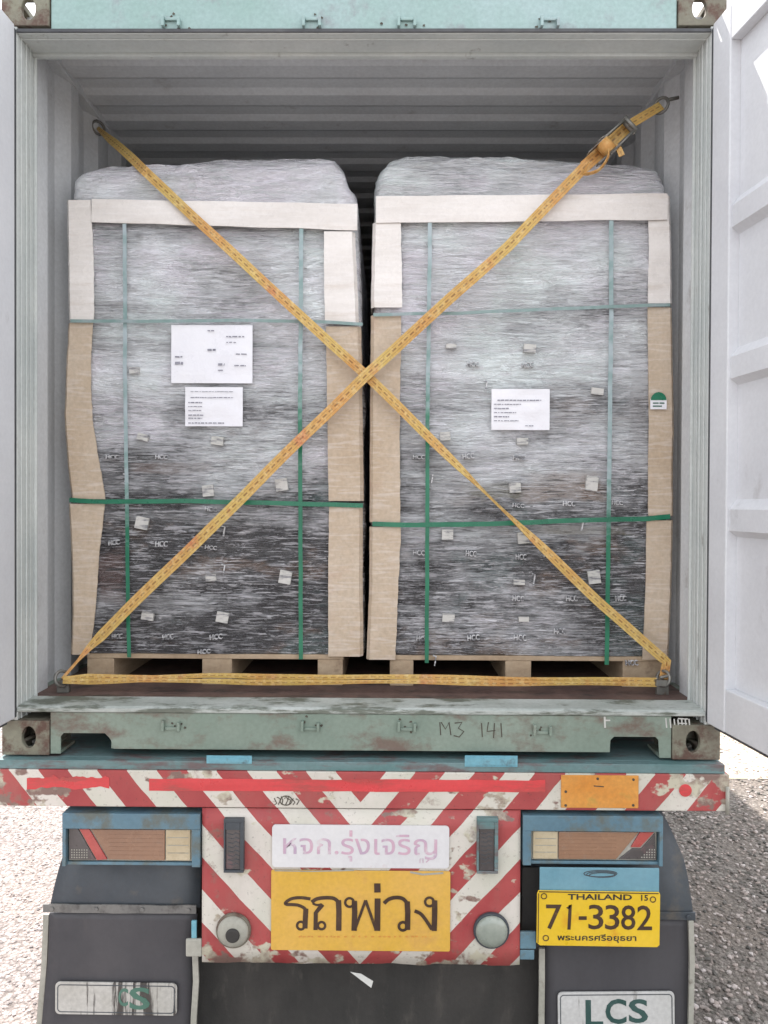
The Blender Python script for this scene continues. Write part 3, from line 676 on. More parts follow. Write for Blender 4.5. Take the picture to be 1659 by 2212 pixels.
# lashing rings
def lring(c, nrm, r=0.028):
    nrm = Vector(nrm).normalized(); a = nrm.orthogonal().normalized(); b = nrm.cross(a)
    m = MB(); m.tube([Vector(c) + a*r*math.cos(t*math.pi/8) + b*r*math.sin(t*math.pi/8) for t in range(16)], 0.006, 8, closed=True)
    m.build('lashing_ring', M_steel, con)
RING_BL = P3(134, 1466, 0.165); RING_BR = P3(1433, 1466, 0.19)
RING_TL = P3(212, 276, 0.72); RING_TR = P3(1428, 228, 0.30)
for c, nn in ((RING_BL, (1,-0.6,0.3)), (RING_BR, (-1,-0.6,0.3)), (RING_TL, (1,-1,0)), (RING_TR, (-1,-1,0))): lring(c, nn)
# brackets carrying the rings
for c in (RING_BL, RING_BR):
    m = MB(); m.box(c.x-0.022, c.x+0.022, c.y+0.004, c.y+0.024, ZF, c.z-0.012)
    m.build('ring_bracket', M_steel, con, 0.002)
for c, s in ((RING_TL, -1), (RING_TR, 1)):
    m = MB(); m.tube([c + Vector((s*0.02, 0, 0.020)), Vector((s*1.176, c.y, c.z+0.03))], 0.007, 8)
    m.build('ring_bracket', M_steel, con)

# ------------------------------------------------------------------ pallets
def pallet(x0, x1, y0, blocks, label):
    t = thing('wooden_pallet', ((x0+x1)/2, y0, ZF), label, 'pallet', 'wooden pallets under the wrapped loads')
    h = 0.118
    for a, b in blocks:
        m = MB(); m.box(a, b, y0, y0+1.12, ZF+0.0005, ZF+h-0.019); m.build('stringer', M_wood, t, 0.002)
    for i in range(6):
        m = MB(); yy = y0 - 0.002 + i*0.205; m.box(x0, x1, yy, yy+0.098, ZF+h-0.0185, ZF+h); m.build('deck_board', M_wood, t, 0.002)
    return t
YL = 0.30
def X(px, Y=YL): return P(px, 1450, Y)[0]
pallet(X(187), X(742), YL+0.005, [(X(187), X(245)), (X(436), X(500)), (X(686), X(740))], 'pale wooden pallet under the left wrapped load')
pallet(X(840), X(1432), YL+0.005, [(X(842), X(893)), (X(1092), X(1148)), (X(1346), X(1432))], 'pale wooden pallet under the right wrapped load')
PT = ZF + 0.119

# ------------------------------------------------------------------ film wrapped loads
def interp(tab, v):
    if v <= tab[0][0]: return tab[0][1]
    for (a, p), (b, q) in zip(tab, tab[1:]):
        if v <= b: return p + (q-p)*(v-a)/(b-a)
    return tab[-1][1]
def load(label, left, right, top, seed, mat):
    """left/right: measured edge px by row; top: (px, py) of the crown outline"""
    zsh = P(800, 428, YL)[1]
    lt = sorted((P(px, py, YL)[1], P(px, py, YL)[0]) for py, px in left)
    rt = sorted((P(px, py, YL)[1], P(px, py, YL)[0]) for py, px in right)
    x0, x1 = interp(lt, zsh), interp(rt, zsh)
    t = thing('wrapped_load', ((x0+x1)/2, YL, PT), label, 'wrapped load', 'film-wrapped loads inside the container')
    tt = [(P(px, py, YL+0.14)[0], P(px, py, YL+0.14)[1]) for px, py in top]
    NF, NS, NB = 190, 16, 16
    rings = []
    def sect(xl, xr, yf, yb, z, k, zf=None):
        r = 0.045; out = []
        pl = []
        for i in range(NF): 
            u = i/(NF-1); pl.append((xl + r + (xr-xl-2*r)*u, yf))
        for i in range(1, 5): a = -math.pi/2 + i*math.pi/10; pl.append((xr - r + r*math.cos(a), yf + r + r*math.sin(a)))
        for i in range(NS): pl.append((xr, yf + r + (yb-yf-2*r)*i/(NS-1)))
        for i in range(NB): pl.append((xr - r - (xr-xl-2*r)*i/(NB-1), yb))
        for i in range(NS): pl.append((xl, yb - r - (yb-yf-2*r)*i/(NS-1)))
        for i in range(1, 5): a = math.pi + i*math.pi/10; pl.append((xl + r + r*math.cos(a), yf + r + r*math.sin(a)))
        for (x, y) in pl:
            zz = z if zf is None else zf(x)
            ang = 0.25*noise.noise((x*1.1+seed, zz*1.3, 5)); q = zz + ang*(x-xl)
            d = 0.012*noise.noise((x*1.4+seed, zz*7, y)) + 0.007*noise.noise((x*4+seed, q*26, y*3)) + 0.0045*(1-2*abs(noise.noise((x*6+seed, q*45, y*3))))
            nx = 0; ny = 0
            if y < yf + r: ny = -1
            elif x > (xl+xr)/2: nx = 1
            else: nx = -1
            if y > yb - r: nx = ny = 0
            out.append((x + nx*d*0.6, y + ny*(d) - (0.010*noise.noise((x*9+seed, zz*30, 2)) if zf and y < yf+r else 0), zz))
        return out
    nz = 260
    for j in range(nz):
        z = PT + 0.0005 + (zsh-PT)*j/(nz-1)
        # box rows bulge slightly between
        row = abs(math.sin((z-PT)*math.pi/0.232))
        rings.append(sect(interp(lt, z), interp(rt, z), YL + 0.008 - 0.006*row, YL+1.12, z, 0))
    nc = 60
    for j in range(1, nc+1):
        s = j/nc; cap = math.sin(s*math.pi/2)
        ins = 0.55*(1-math.cos(s*math.pi/2))**1.4
        def zf(x, cap=cap, s=s):
            zt_ = interp(tt, x)
            return zsh + (zt_-zsh)*cap**0.6 + 0.012*noise.noise((x*5+seed, s*7, 1)) + 0.006*noise.noise((x*16+seed, s*24, 1))
        xl = x0 + 0.012*s + ins*0.35; xr = x1 - 0.035*s - ins*0.35
        rings.append(sect(xl, xr, YL + 0.005 + 0.13*s**1.2 + ins*0.6, YL+1.12-ins*0.7, zsh, 0, zf))
    m = MB(); N = len(rings[0])
    vs = [p for r_ in rings for p in r_]
    fs = [(j*N+i, j*N+(i+1)%N, (j+1)*N+(i+1)%N, (j+1)*N+i) for j in range(len(rings)-1) for i in range(N)]
    fs += [tuple(range((len(rings)-1)*N, len(rings)*N)), tuple(range(N))[::-1]]
    m.add(vs, fs, True)
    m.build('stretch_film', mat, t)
    return t, lt, rt

LW = load('left film-wrapped stack of boxes with two white sheets on its front',
     [(420,150),(700,150),(850,144),(1000,145),(1080,152),(1250,156),(1420,158)], [(420,770),(560,776),(900,786),(1420,787)],
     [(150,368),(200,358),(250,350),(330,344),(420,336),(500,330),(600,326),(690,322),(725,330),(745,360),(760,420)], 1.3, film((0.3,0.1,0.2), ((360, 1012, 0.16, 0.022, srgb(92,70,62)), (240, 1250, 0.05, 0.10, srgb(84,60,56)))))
RW = load('right film-wrapped stack of boxes with one white sheet on its front',
     [(420,810),(700,806),(900,806),(1420,800)], [(420,1446),(700,1448),(900,1450),(1200,1450),(1420,1438)],
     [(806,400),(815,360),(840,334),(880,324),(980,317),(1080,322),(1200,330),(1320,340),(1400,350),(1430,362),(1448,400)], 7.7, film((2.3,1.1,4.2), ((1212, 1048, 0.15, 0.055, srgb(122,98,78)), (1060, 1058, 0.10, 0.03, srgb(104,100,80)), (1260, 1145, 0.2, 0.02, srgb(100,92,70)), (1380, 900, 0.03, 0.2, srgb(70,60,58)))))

YB = YL - 0.012
def board(parent, edges_l, edges_r, y=YB, mat=M_card, wrap=0, name='corner_board', n=60):
    """cardboard edge protector: front flange between two measured edges, side flange wrapping back"""
    za, zb_ = edges_l[0][0], edges_l[-1][0]
    m = MB(); vs = []
    sd = random.random()*9
    for i in range(n+1):
        py = za + (zb_-za)*i/n
        xl, xr = interp(edges_l, py) + 0.8*noise.noise((py*0.05, sd, 0)), interp(edges_r, py) + 1.6*noise.noise((py*0.04, sd+3, 0)) + 0.9*noise.noise((py*0.23, sd+3, 0))
        zl = P(xl, py, y)[1]; a, b = P(xl, py, y)[0], P(xr, py, y)[0]
        yy = y + 0.004*noise.noise((py*0.012, sd+5, 0))
        vs += [(a, yy, zl), (b, yy - (0.0), zl), (b, yy+0.005, zl), (a, yy+0.005, zl)]
    fs = []
    for i in range(n):
        a, b = i*4, i*4+4
        fs += [(a, a+1, b+1, b), (a+1, a+2, b+2, b+1), (a+2, a+3, b+3, b+2), (a+3, a, b, b+3)]
    fs += [(0,3,2,1), (n*4, n*4+1, n*4+2, n*4+3)]
    m.add(vs, fs)
    if wrap:
        vs = []
        for i in range(n+1):
            py = za + (zb_-za)*i/n
            e = interp(edges_r if wrap > 0 else edges_l, py) + (1.2*noise.noise((py*0.04, sd+3, 0)) if wrap > 0 else 0.8*noise.noise((py*0.05, sd, 0)))
            xx, zz = P(e, py, y); yy = y + 0.004*noise.noise((py*0.012, sd+5, 0))
            k = wrap*0.012; 
            vs += [(xx, yy+0.0002, zz), (xx + k, yy+0.016, zz), (xx + k*1.1, yy+0.10, zz), (xx + k*1.1 - wrap*0.004, yy+0.10, zz), (xx+k-wrap*0.004, yy+0.018, zz), (xx-wrap*0.002, yy+0.0052, zz)]
        fs = []
        for i in range(n):
            for q in range(6): fs.append((i*6+q, i*6+(q+1)%6, i*6+6+(q+1)%6, i*6+6+q))
        fs += [tuple(range(6)), tuple(n*6+q for q in range(6))[::-1]]
        m.add(vs, fs)
    return m.build(name, mat, parent)
Lt, Rt = LW[0], RW[0]
# left load: outer board in three lengths, inner board in three lengths
board(Lt, [(432,148),(560,150),(690,152)], [(432,196),(560,202),(690,203)], wrap=-1, mat=M_card2)
board(Lt, [(697,151),(800,146),(900,142),(1000,150),(1078,158)], [(697,200),(800,195),(900,198),(1000,214),(1078,227)], wrap=-1)
board(Lt, [(1088,152),(1200,158),(1320,160),(1414,156)], [(1088,226),(1200,214),(1320,206),(1414,192)], wrap=-1)
board(Lt, [(500,700),(600,700),(698,702)], [(500,760),(600,764),(698,768)], wrap=1, mat=M_card2)
board(Lt, [(705,704),(900,707),(1082,710)], [(705,772),(900,776),(1082,778)], wrap=1)
board(Lt, [(1092,711),(1250,709),(1418,709)], [(1092,776),(1250,776),(1418,777)], wrap=1)
# right load
board(Rt, [(480,812),(570,810),(664,808)], [(480,866),(570,868),(664,868)], wrap=-1, mat=M_card2)
board(Rt, [(680,808),(900,806),(1128,805)], [(680,866),(900,864),(1128,864)], wrap=-1)
board(Rt, [(1138,805),(1280,804),(1425,798)], [(1138,866),(1280,860),(1425,854)], wrap=-1)
board(Rt, [(422,1400),(540,1402),(655,1400)], [(422,1444),(540,1447),(655,1448)], wrap=1, mat=M_card2)
board(Rt, [(664,1399),(880,1402),(1114,1400)], [(664,1447),(880,1452),(1114,1450)], wrap=1)
board(Rt, [(1124,1397),(1280,1395),(1425,1388)], [(1124,1450),(1280,1447),(1425,1440)], wrap=1)
# top edge boards
def topboard(parent, a, b, y=YB-0.006):
    m = MB(); n = 40; vs = []; sd = random.random()*5
    for i in range(n+1):
        u = i/n; px = a[0] + (b[0]-a[0])*u; t0 = a[1] + (b[1]-a[1])*u + 1.5*noise.noise((u*5, sd, 0)); t1 = a[2] + (b[2]-a[2])*u + 1.8*noise.noise((u*6, sd+2, 0))
        x, z1_ = P(px, t0, y); _, z0_ = P(px, t1, y); yy = y + 0.003*noise.noise((u*4, sd+4, 0))
        vs += [(x, yy, z0_), (x, yy, z1_), (x, yy+0.035, z1_+0.006), (x, yy+0.035, z1_+0.002), (x, yy+0.005, z1_-0.004), (x, yy+0.005, z0_)]
    fs = []
    for i in range(n):
        for q in range(6): fs.append((i*6+q, i*6+(q+1)%6, i*6+6+(q+1)%6, i*6+6+q))
    fs += [tuple(range(6)), tuple(n*6+q for q in range(6))[::-1]]
    m.add(vs, fs); return m.build('top_edge_board', M_card2, parent)
topboard(Lt, (198, 430, 480), (772, 440, 497))
topboard(Rt, (812, 424, 482), (1442, 418, 474))

# green straps
def gstrap(parent, pts, w, y=YB-0.004, mat=M_gstrap, name='packing_strap'):
    m = MB(); pp = []
    for (a, b), (c, d) in zip(pts, pts[1:]):
        k = 14
        for i in range(k): pp.append((a+(c-a)*i/k, b+(d-b)*i/k))
    pp.append(pts[-1])
    sd = random.random()*20
    pp = [(a + 0.8*noise.noise((a*0.02, b*0.02, sd)), b + 0.8*noise.noise((a*0.02, b*0.02, sd+4))) for a, b in pp]
    stroke(m, [P(a, b, y) for a, b in pp], w, y, 0.0015)
    return m.build(name, mat, parent)
V = 0.0135
M_gf1 = fading_strap('green_strap_partly_under_film', ZC+1.10, ZC+1.45); M_gf2 = fading_strap('green_strap_mostly_under_film', ZC+0.74, ZC+1.0)
gstrap(Lt, [(268,440),(270,600),(270,850),(274,1082),(276,1300),(279,1420)], V*1.05, mat=M_gf2)
gstrap(Lt, [(651,445),(650,620),(648,860),(649,1100),(650,1424)], V*1.15, mat=M_gf1)
gstrap(Lt, [(152,693),(300,694),(500,692),(700,695),(783,700)], 0.012, mat=M_gstrap2, y=YB-0.012)
gstrap(Lt, [(150,1080),(225,1084),(400,1082),(560,1086),(784,1092)], 0.017, y=YB-0.008)
gstrap(Rt, [(929,425),(928,600),(924,850),(923,1100),(922,1432)], V*1.1, mat=M_gf1)
gstrap(Rt, [(1321,420),(1320,700),(1316,1018),(1314,1200),(1311,1436)], V*1.2, mat=M_gf2)
gstrap(Rt, [(806,680),(880,678),(1000,676),(1180,668),(1330,662),(1448,658)], 0.012, mat=M_gstrap2, y=YB-0.012)
gstrap(Rt, [(804,1132),(900,1134),(1050,1132),(1250,1124),(1400,1121),(1448,1116)], 0.018, y=YB-0.008)

# paper sheets with printed lines
def sheet(parent, x0, y0, x1, y1, rows, seed, name='document_sheet', fn=None):
    ys = YB - 0.003; rnd = random.Random(seed)
    a, zt_ = P(x0, y0, ys); b, zb_ = P(x1, y1, ys)
    m = MB(); n = 14; vs = []
    for j in range(n+1):
        for i in range(n+1):
            u, v = i/n, j/n
            vs.append((a+(b-a)*u, ys + 0.003*noise.noise((u*3+seed, v*3, 0)), zb_+(zt_-zb_)*v))
    k = len(vs); vs += [(p[0], ys+0.005, p[2]) for p in vs]
    fs = [(j*(n+1)+i, j*(n+1)+i+1, (j+1)*(n+1)+i+1, (j+1)*(n+1)+i) for j in range(n) for i in range(n)]
    for i in range(n):
        fs += [(i, k+i, k+i+1, i+1), (n*(n+1)+i, n*(n+1)+i+1, k+n*(n+1)+i+1, k+n*(n+1)+i)]
        fs += [(i*(n+1), (i+1)*(n+1), k+(i+1)*(n+1), k+i*(n+1)), (i*(n+1)+n, k+i*(n+1)+n, k+(i+1)*(n+1)+n, (i+1)*(n+1)+n)]
    m.add(vs, fs, False); s = m.build(name, M_paper, parent)
    m = MB()
    for (u0, u1, v, w) in rows:
        u = u0
        while u < u1:
            du = rnd.uniform(0.02, 0.07)
            stroke(m, [(a+(b-a)*u, zt_+(zb_-zt_)*v), (a+(b-a)*min(u+du, u1), zt_+(zb_-zt_)*(v+rnd.uniform(-0.004, 0.004)))], w, ys-0.0045, 0.0005)
            u += du + rnd.uniform(0.006, 0.02)
    m.build('printed_text', M_print, s)
    return s
sheet(Lt, 370, 702, 545, 828, [(0.45,0.53,0.1,0.004),(0.68,0.9,0.2,0.004),(0.68,0.8,0.30,0.003),(0.05,0.14,0.55,0.005),(0.05,0.15,0.66,0.01),(0.45,0.55,0.43,0.007),(0.8,0.95,0.5,0.004),(0.58,0.66,0.68,0.008),(0.78,0.92,0.7,0.004),(0.58,0.64,0.78,0.004)], 3)
sheet(Lt, 400, 836, 524, 921, [(0.1,0.85,0.12,0.002),(0.1,0.85,0.27,0.003),(0.06,0.3,0.4,0.004),(0.06,0.3,0.5,0.003),(0.06,0.3,0.6,0.003),(0.06,0.32,0.72,0.004),(0.06,0.3,0.8,0.004),(0.06,0.7,0.92,0.004)], 5)
sheet(Rt, 1062, 840, 1187, 929, [(0.1,0.85,0.28,0.004),(0.04,0.5,0.38,0.003),(0.04,0.3,0.48,0.004),(0.04,0.42,0.58,0.003),(0.04,0.3,0.68,0.004),(0.04,0.46,0.78,0.003),(0.58,0.72,0.9,0.003)], 9)
# green label on the outer right corner board
x0, zt_ = P(1405, 862, YB-0.012); x1, zb_ = P(1440, 884, YB-0.012)
m = MB(); m.box(x0, x1, YB-0.012, YB-0.010, zb_, zt_); lb = m.build('edge_label', M_paper, Rt)
m = MB(); cxx = (x0+x1)/2
m.prism([(cxx + (x1-x0)*0.48*math.cos(t*math.pi/10), zt_ - 0.004 + 0.030*math.sin(t*math.pi/10)) for t in range(11)], YB-0.0135, YB-0.0124); m.build('green_dome', M_gstrap, lb)
m = MB()
for k, (u0, u1, v) in enumerate(((0.15, 0.5, 0.4), (0.55, 0.85, 0.4), (0.15, 0.7, 0.7))): stroke(m, [(x0+(x1-x0)*u0, zt_+(zb_-zt_)*v), (x0+(x1-x0)*u1, zt_+(zb_-zt_)*v)], 0.005, YB-0.0136, 0.0005)
m.build('printed_text', M_gletter2, lb)
# stickers
def stickers(parent, lst):
    for (px, py, w, h, r) in lst:
        y = YL - 0.013; x, z = P(px, py, y); w, h = w/572, h/572
        rr = R(r); pts = [(x + (i*w/2)*math.cos(rr) - (j*h/2)*math.sin(rr), z + (i*w/2)*math.sin(rr) + (j*h/2)*math.cos(rr)) for i, j in ((-1,-1),(1,-1),(1,1),(-1,1))]
        m = MB(); m.prism(pts, y, y+0.016); m.build('sticker', M_stick, parent)
stickers(Lt, [(308,944,24,14,-15),(469,952,26,18,-8),(449,1060,24,24,6),(608,1047,26,26,8),(306,1130,28,26,-12),(616,1247,26,28,-10),(455,1248,22,14,5),(318,1331,26,18,-8),(480,1334,26,22,-10),(290,800,22,14,0),(480,742,22,14,0)])
stickers(Rt, [(975,747,22,10,-4),(1145,752,26,18,-4),(962,942,22,18,4),(1129,953,24,14,0),(1113,1053,24,22,4),(1279,1044,26,32,-6),(967,1155,24,22,0),(1131,1162,24,24,6),(1284,1247,26,28,8),(1122,1258,24,10,-2),(969,1335,26,18,-4),(1132,1338,22,10,0),(1291,845,26,14,-6),(985,325,20,10,0)][:-1])
# white lettering printed on the cartons, seen through the film
def marks(parent, lst):
    for (px, py) in lst:
        y = YL - 0.0125; x, z = P(px, py, y); (lambda w_, h_: text_mb('HCC', x-w_, x+w_, z-h_, z+h_, y, 0.014, 0.0, R((px*7 % 13)-6)))(0.019+0.0006*(px % 9), 0.0075+0.0005*(py % 7)).build('box_print', M_mark, parent)
    for (px, py) in [(a+28, b+48) for a, b in lst[::4]]:
        y = YL - 0.0125; x, z = P(px, py, y); q = MB(); stroke(q, [(x-0.008, z+0.02), (x+0.004, z+0.017), (x-0.002, z-0.018)], 0.004, y, 0.012); q.build('box_print', M_mark, parent)
marks(Lt, [(242,987),(348,987),(245,1172),(348,1175),(455,1183),(252,1375),(362,1376),(466,1376),(455,1100),(440,1408)])
marks(Rt, [(905,987),(1012,985),(1122,989),(1120,1092),(1230,1088),(1334,1086),(905,1194),(1018,1196),(1126,1203),(1120,1293),(1236,1293),(1342,1293),(912,1380),(1023,1378),(1124,1378),(1210,1364),(1022,786),(1140,788),(1366,1432)])

# ------------------------------------------------------------------ yellow lashing straps
def strap(mb_name, pts, width, parent, twist=None, lift=0.0, seg=14, mat=None):
    """flat webbing through 3D points; width(u) in m"""
    pts = [Vector(p) for p in pts]; dense = []
    for a, b in zip(pts, pts[1:]):
        k = max(4, int((b-a).length/0.02))
        for i in range(k): dense.append(a.lerp(b, i/k))
    dense.append(pts[-1])
    n = len(dense); vs = []; uv = []; dist = 0
    for i, p in enumerate(dense):
        t = (dense[min(i+1, n-1)] - dense[max(i-1, 0)]).normalized(); u = i/(n-1)
        if i: dist += (p - dense[i-1]).length
        w = width(u) if callable(width) else width
        nrm = Vector((0, -1, 0)); ang = (twist(u) if twist else 0) + 0.12*math.sin(dist*6)
        side = t.cross(nrm).normalized(); nn = side.cross(t).normalized()
        s2 = side*math.cos(ang) + nn*math.sin(ang); n2 = nn*math.cos(ang) - side*math.sin(ang)
        q = p + side*(0.0012*math.sin(dist*9) + 0.0022*noise.noise((dist*4, width(0.5)*100 if callable(width) else 1, p.x)))
        for (a, b, uu) in ((-1, 1, 0), (-0.33, 1.5, 0.33), (0.33, 1.5, 0.67), (1, 1, 1), (1, -1, 1), (-1, -1, 0)):
            vs.append(q + s2*a*w/2 + n2*b*0.0016); uv.append((uu, dist))
    fs = []
    for i in range(n-1):
        for k in range(6): fs.append((i*6+k, i*6+(k+1)%6, i*6+6+(k+1)%6, i*6+6+k))
    fs += [tuple(range(6)), tuple((n-1)*6+k for k in range(6))[::-1]]
    m = MB(); m.add(vs, fs); m.uv = uv
    return m.build(mb_name, mat or M_web, parent)
YS = 0.235
Wd = 0.041
def bez(a, b, k): return a + (b-a)*k
s1 = thing('lashing_strap', P3(1440, 1436, YS), 'yellow webbing strap slanting down from upper left to lower right across both loads', 'strap', 'yellow lashing straps')
def w1(u):
    return 0.035*(1 - 0.52*math.exp(-((u-0.73)/0.055)**2)) * min(1, 0.45+u*8)
strap('webbing', [RING_TL, P3(312, 368, YL-0.03), P3(560, 600, YS+0.006), P3(793, 812, YS+0.004), P3(1090, 1106, YS-0.006), P3(1300, 1306, YS-0.006), P3(1440, 1430, YS-0.01), RING_BR], w1, s1, twist=lambda u: 1.0*math.exp(-((u-0.73)/0.05)**2))
s2 = thing('lashing_strap', P3(190, 1400, YS), 'yellow webbing strap with a ratchet, slanting up from lower left to upper right', 'strap', 'yellow lashing straps')
def w2(u): return 0.010 + 0.029*min(1, max(0, (u-0.03)/0.045))
strap('webbing', [RING_BL, P3(192, 1398, YS-0.018), P3(420, 1176, YS-0.014), P3(795, 806, YS-0.012), P3(1100, 530, YS-0.008), P3(1272, 352, YS)], w2, s2)
strap('under_webbing', [P3(1262, 360, YS+0.004), P3(1300, 326, YS+0.022), P3(1360, 268, YS+0.024)], 0.044, s2)
strap('short_webbing', [P3(1355, 272, YS+0.02), RING_TR], 0.034, s2)
# ratchet
A = P3(1268, 356, YS-0.012); B = P3(1372, 262, YS+0.01); ax = (B-A).normalized(); ay = ax.cross(Vector((0,-1,0))).normalized(); az = ax.cross(ay).normalized()
if az.y > 0: az = -az
Lr = (B-A).length; c = (A+B)/2
m = MB()
for s in (-1, 1): m.obox(c + ay*s*0.027 + az*0.006, ax, ay, az, Lr*0.40, 0.0016, 0.015)
m.tube([c - ax*Lr*0.12 - ay*0.034 + az*0.008, c - ax*Lr*0.12 + ay*0.034 + az*0.008], 0.011, 12)
m.tube([c + ax*Lr*0.36 - ay*0.034, c + ax*Lr*0.36 + ay*0.034], 0.007, 10)
for s in (-1, 1):
    cc = c - ax*Lr*0.12 + ay*s*0.033 + az*0.008
    vs = []
    for q in (-0.002, 0.002):
        for k in range(24):
            r = 0.021 if k % 2 else 0.017; a = 2*math.pi*k/24; vs.append(cc + ax*r*math.cos(a) + az*r*math.sin(a) + ay*q)
    m.add(vs, [tuple(range(24)), tuple(range(47, 23, -1))] + [(k, k+24, (k+1)%24+24, (k+1)%24) for k in range(24)])
rt_ = m.build('ratchet', M_steel, s2, 0.0008)
m = MB()
h0 = c - ax*Lr*0.10; h1 = c + ax*Lr*0.34 + az*0.030
for s in (-1, 1): m.tube([h0 + ay*s*0.030 + az*0.010, h1 + ay*s*0.026], 0.0045, 8)
m.tube([h1 - ay*0.032, h1 + ay*0.032], 0.008, 10)
m.build('ratchet_handle', M_steel, rt_)
m = MB()   # wound webbing on the spool
m.tube([c - ax*Lr*0.12 - ay*0.024 + az*0.008, c - ax*Lr*0.12 + ay*0.024 + az*0.008], 0.027, 16); m.uv = [(0.3, i*0.002) for i in range(len(m.v))]
m.build('wound_webbing', M_web, s2)
# loose tail looping beside the ratchet
lp = [c - ax*Lr*0.1 + az*0.02, c - ax*Lr*0.25 + ay*(-0.035) + az*0.03, c - ax*Lr*0.5 - ay*0.048 + az*0.03, c - ax*Lr*0.68 - ay*0.02 + az*0.02, A + ay*0.0 + az*0.012]
if (lp[2].z < c.z): ay2 = -ay; lp = [c - ax*Lr*0.1 + az*0.02, c - ax*Lr*0.25 - ay2*0.035 + az*0.03, c - ax*Lr*0.5 - ay2*0.048 + az*0.03, c - ax*Lr*0.68 - ay2*0.02 + az*0.02, A + az*0.012]
lp = [Vector(p) for p in smoothpts([tuple(p) for p in lp], 6)]
strap('strap_tail', lp, 0.012, s2, twist=lambda u: 0.9)
strap('strap_tail', [c + ay*0.02, c + ax*0.02 + Vector((0.01, -0.01, -0.035)), c + ax*0.035 + Vector((0.012, -0.012, -0.075))], 0.022, s2)
s3 = thing('lashing_strap', P3(790, 1468, 0.20), 'yellow webbing strap pulled level across the floor in front of both pallets', 'strap', 'yellow lashing straps')
strap('webbing', [RING_BL + Vector((0.01, -0.012, 0)), P3(190, 1461, 0.185), P3(330, 1464, 0.190), P3(450, 1460, 0.195), P3(700, 1463, 0.195), P3(800, 1462, 0.195), P3(1100, 1467, 0.195), P3(1418, 1470, 0.19)], lambda u: 0.019+0.003*math.sin(u*21), s3)
strap('webbing', [RING_BL + Vector((0.01, -0.016, -0.004)), P3(190, 1472, 0.178), P3(300, 1469, 0.184), P3(520, 1474, 0.188), P3(800, 1473, 0.188), P3(950, 1474, 0.188), P3(1150, 1476, 0.188), P3(1418, 1478, 0.184)], lambda u: 0.017+0.004*math.sin(u*17+2), s3)
m = MB(); q = P3(1424, 1470, 0.185)
m.box(q.x-0.016, q.x+0.03, 0.17, 0.19, q.z-0.018, q.z+0.004); m.tube([q+Vector((0.0,-0.006,0.012)), q+Vector((0.03,-0.01,0.02))], 0.006, 8)
m.build('end_hook', M_steel, s3, 0.002)

# ------------------------------------------------------------------ trailer
tr = thing('trailer', (0, 0, 0), 'flatbed container trailer with red and white chevron tail board, lamps and mud flaps', 'trailer')
YBm = -0.04
# deck
m = MB(); m.box(-1.215, 1.215, 0.004, 0.20, ZC-0.14, ZC-0.0125)
m.build('rear_beam', M_dark, tr, 0.003)
m = MB(); m.box(-1.225, 1.225, -0.034, 0.0035, ZC-0.036, ZC-0.006); m.box(-1.225, 1.225, 0.0038, 0.35, ZC-0.012, ZC-0.006)
m.build('deck_edge', M_teal, tr, 0.002)
for a, b, c_, d in ((446, 544, 1632, 1650), (1004, 1118, 1632, 1657)):
    x0, z1_ = P(a, c_, -0.037); x1, z0_ = P(b, d, -0.037)
    m = MB(); m.box(x0, x1, -0.0375, -0.0345, z0_, z1_); m.box(x0+0.01, x1-0.01, -0.0395, -0.0377, z0_+0.006, z1_-0.008); m.build('deck_plate', M_cyan, tr, 0.001)
for s in (-1, 1):
    m = MB(); m.box(s*0.44, s*0.53, 0.21, 9.0, ZC-0.33, ZC-0.013); m.build('chassis_beam', M_dark, tr, 0.003)
    m = MB(); m.box(s*1.16, s*1.215, 0.21, 9.0, ZC-0.13, ZC-0.013); m.build('side_rail', M_dark, tr, 0.003)
m = MB()
for i in range(10): m.box(-0.4395, 0.4395, 0.9+i*0.85, 0.98+i*0.85, ZC-0.2, ZC-0.06)
m.build('cross_member', M_dark, tr)
# twist locks poking into castings
for s in (-1, 1):
    m = MB(); xx = s*(W2-0.089); m.disc((xx, 0.09, ZC-0.0055), 0.03, 0.030, 20, axis=2, r2=0.03); m.build('twist_lock', M_steel, tr, 0.004)
# bumper board
x0, zt_ = P(2, 1660, YBm); x1, _ = P(1566, 1666, YBm); zb_ = P(780, 1747, YBm)[1]; zt_ = ZC - 0.037
m = MB(); m.box(-1.238, 1.238, YBm, YBm+0.05, zb_, zt_); m.build('bumper_board', M_chev, tr, 0.003)
# lower panel, slightly dented bottom edge
xa_, xb_ = P(436, 1900, YBm)[0], P(1124, 1900, YBm)[0]; zq = P(780, 2083, YBm)[1]
n = 60; vs = []
for i in range(n+1):
    x = xa_ + (xb_-xa_)*i/n
    e = zq + 0.006*noise.noise((x*7, 1, 0)) + 0.004*noise.noise((x*21, 4, 0))
    for j in range(9):
        z = e + (zb_-0.003-e)*j/8; yy = YBm + 0.003 + 0.003*noise.noise((x*4, z*4, 3)) + (0.008*noise.noise((x*9, 0, 7)) if j == 0 else 0)
        vs.append((x, yy, z))
k = len(vs); vs += [(p[0], p[1]+0.006, p[2]) for p in vs]; fs = []
for i in range(n):
    for j in range(8):
        a = i*9+j; b = a+9; fs += [(a, b, b+1, a+1), (k+a, k+a+1, k+b+1, k+b)]
    fs += [(i*9, k+i*9, k+i*9+9, i*9+9), (i*9+8, i*9+17, k+i*9+17, k+i*9+8)]
for j in range(8): fs += [(j, j+1, k+j+1, k+j), (n*9+j, k+n*9+j, k+n*9+j+1, n*9+j+1)]
m = MB(); m.add(vs, fs, True); m.build('chevron_panel', M_chev, tr)
m = MB()  # folded lip behind the panel and tabs
m.box(xa_-0.055, xa_-0.001, YBm+0.002, YBm+0.014, P(400, 2068, YBm)[1], P(400, 2030, YBm)[1])
m.build('panel_tab', M_strip, tr, 0.004)
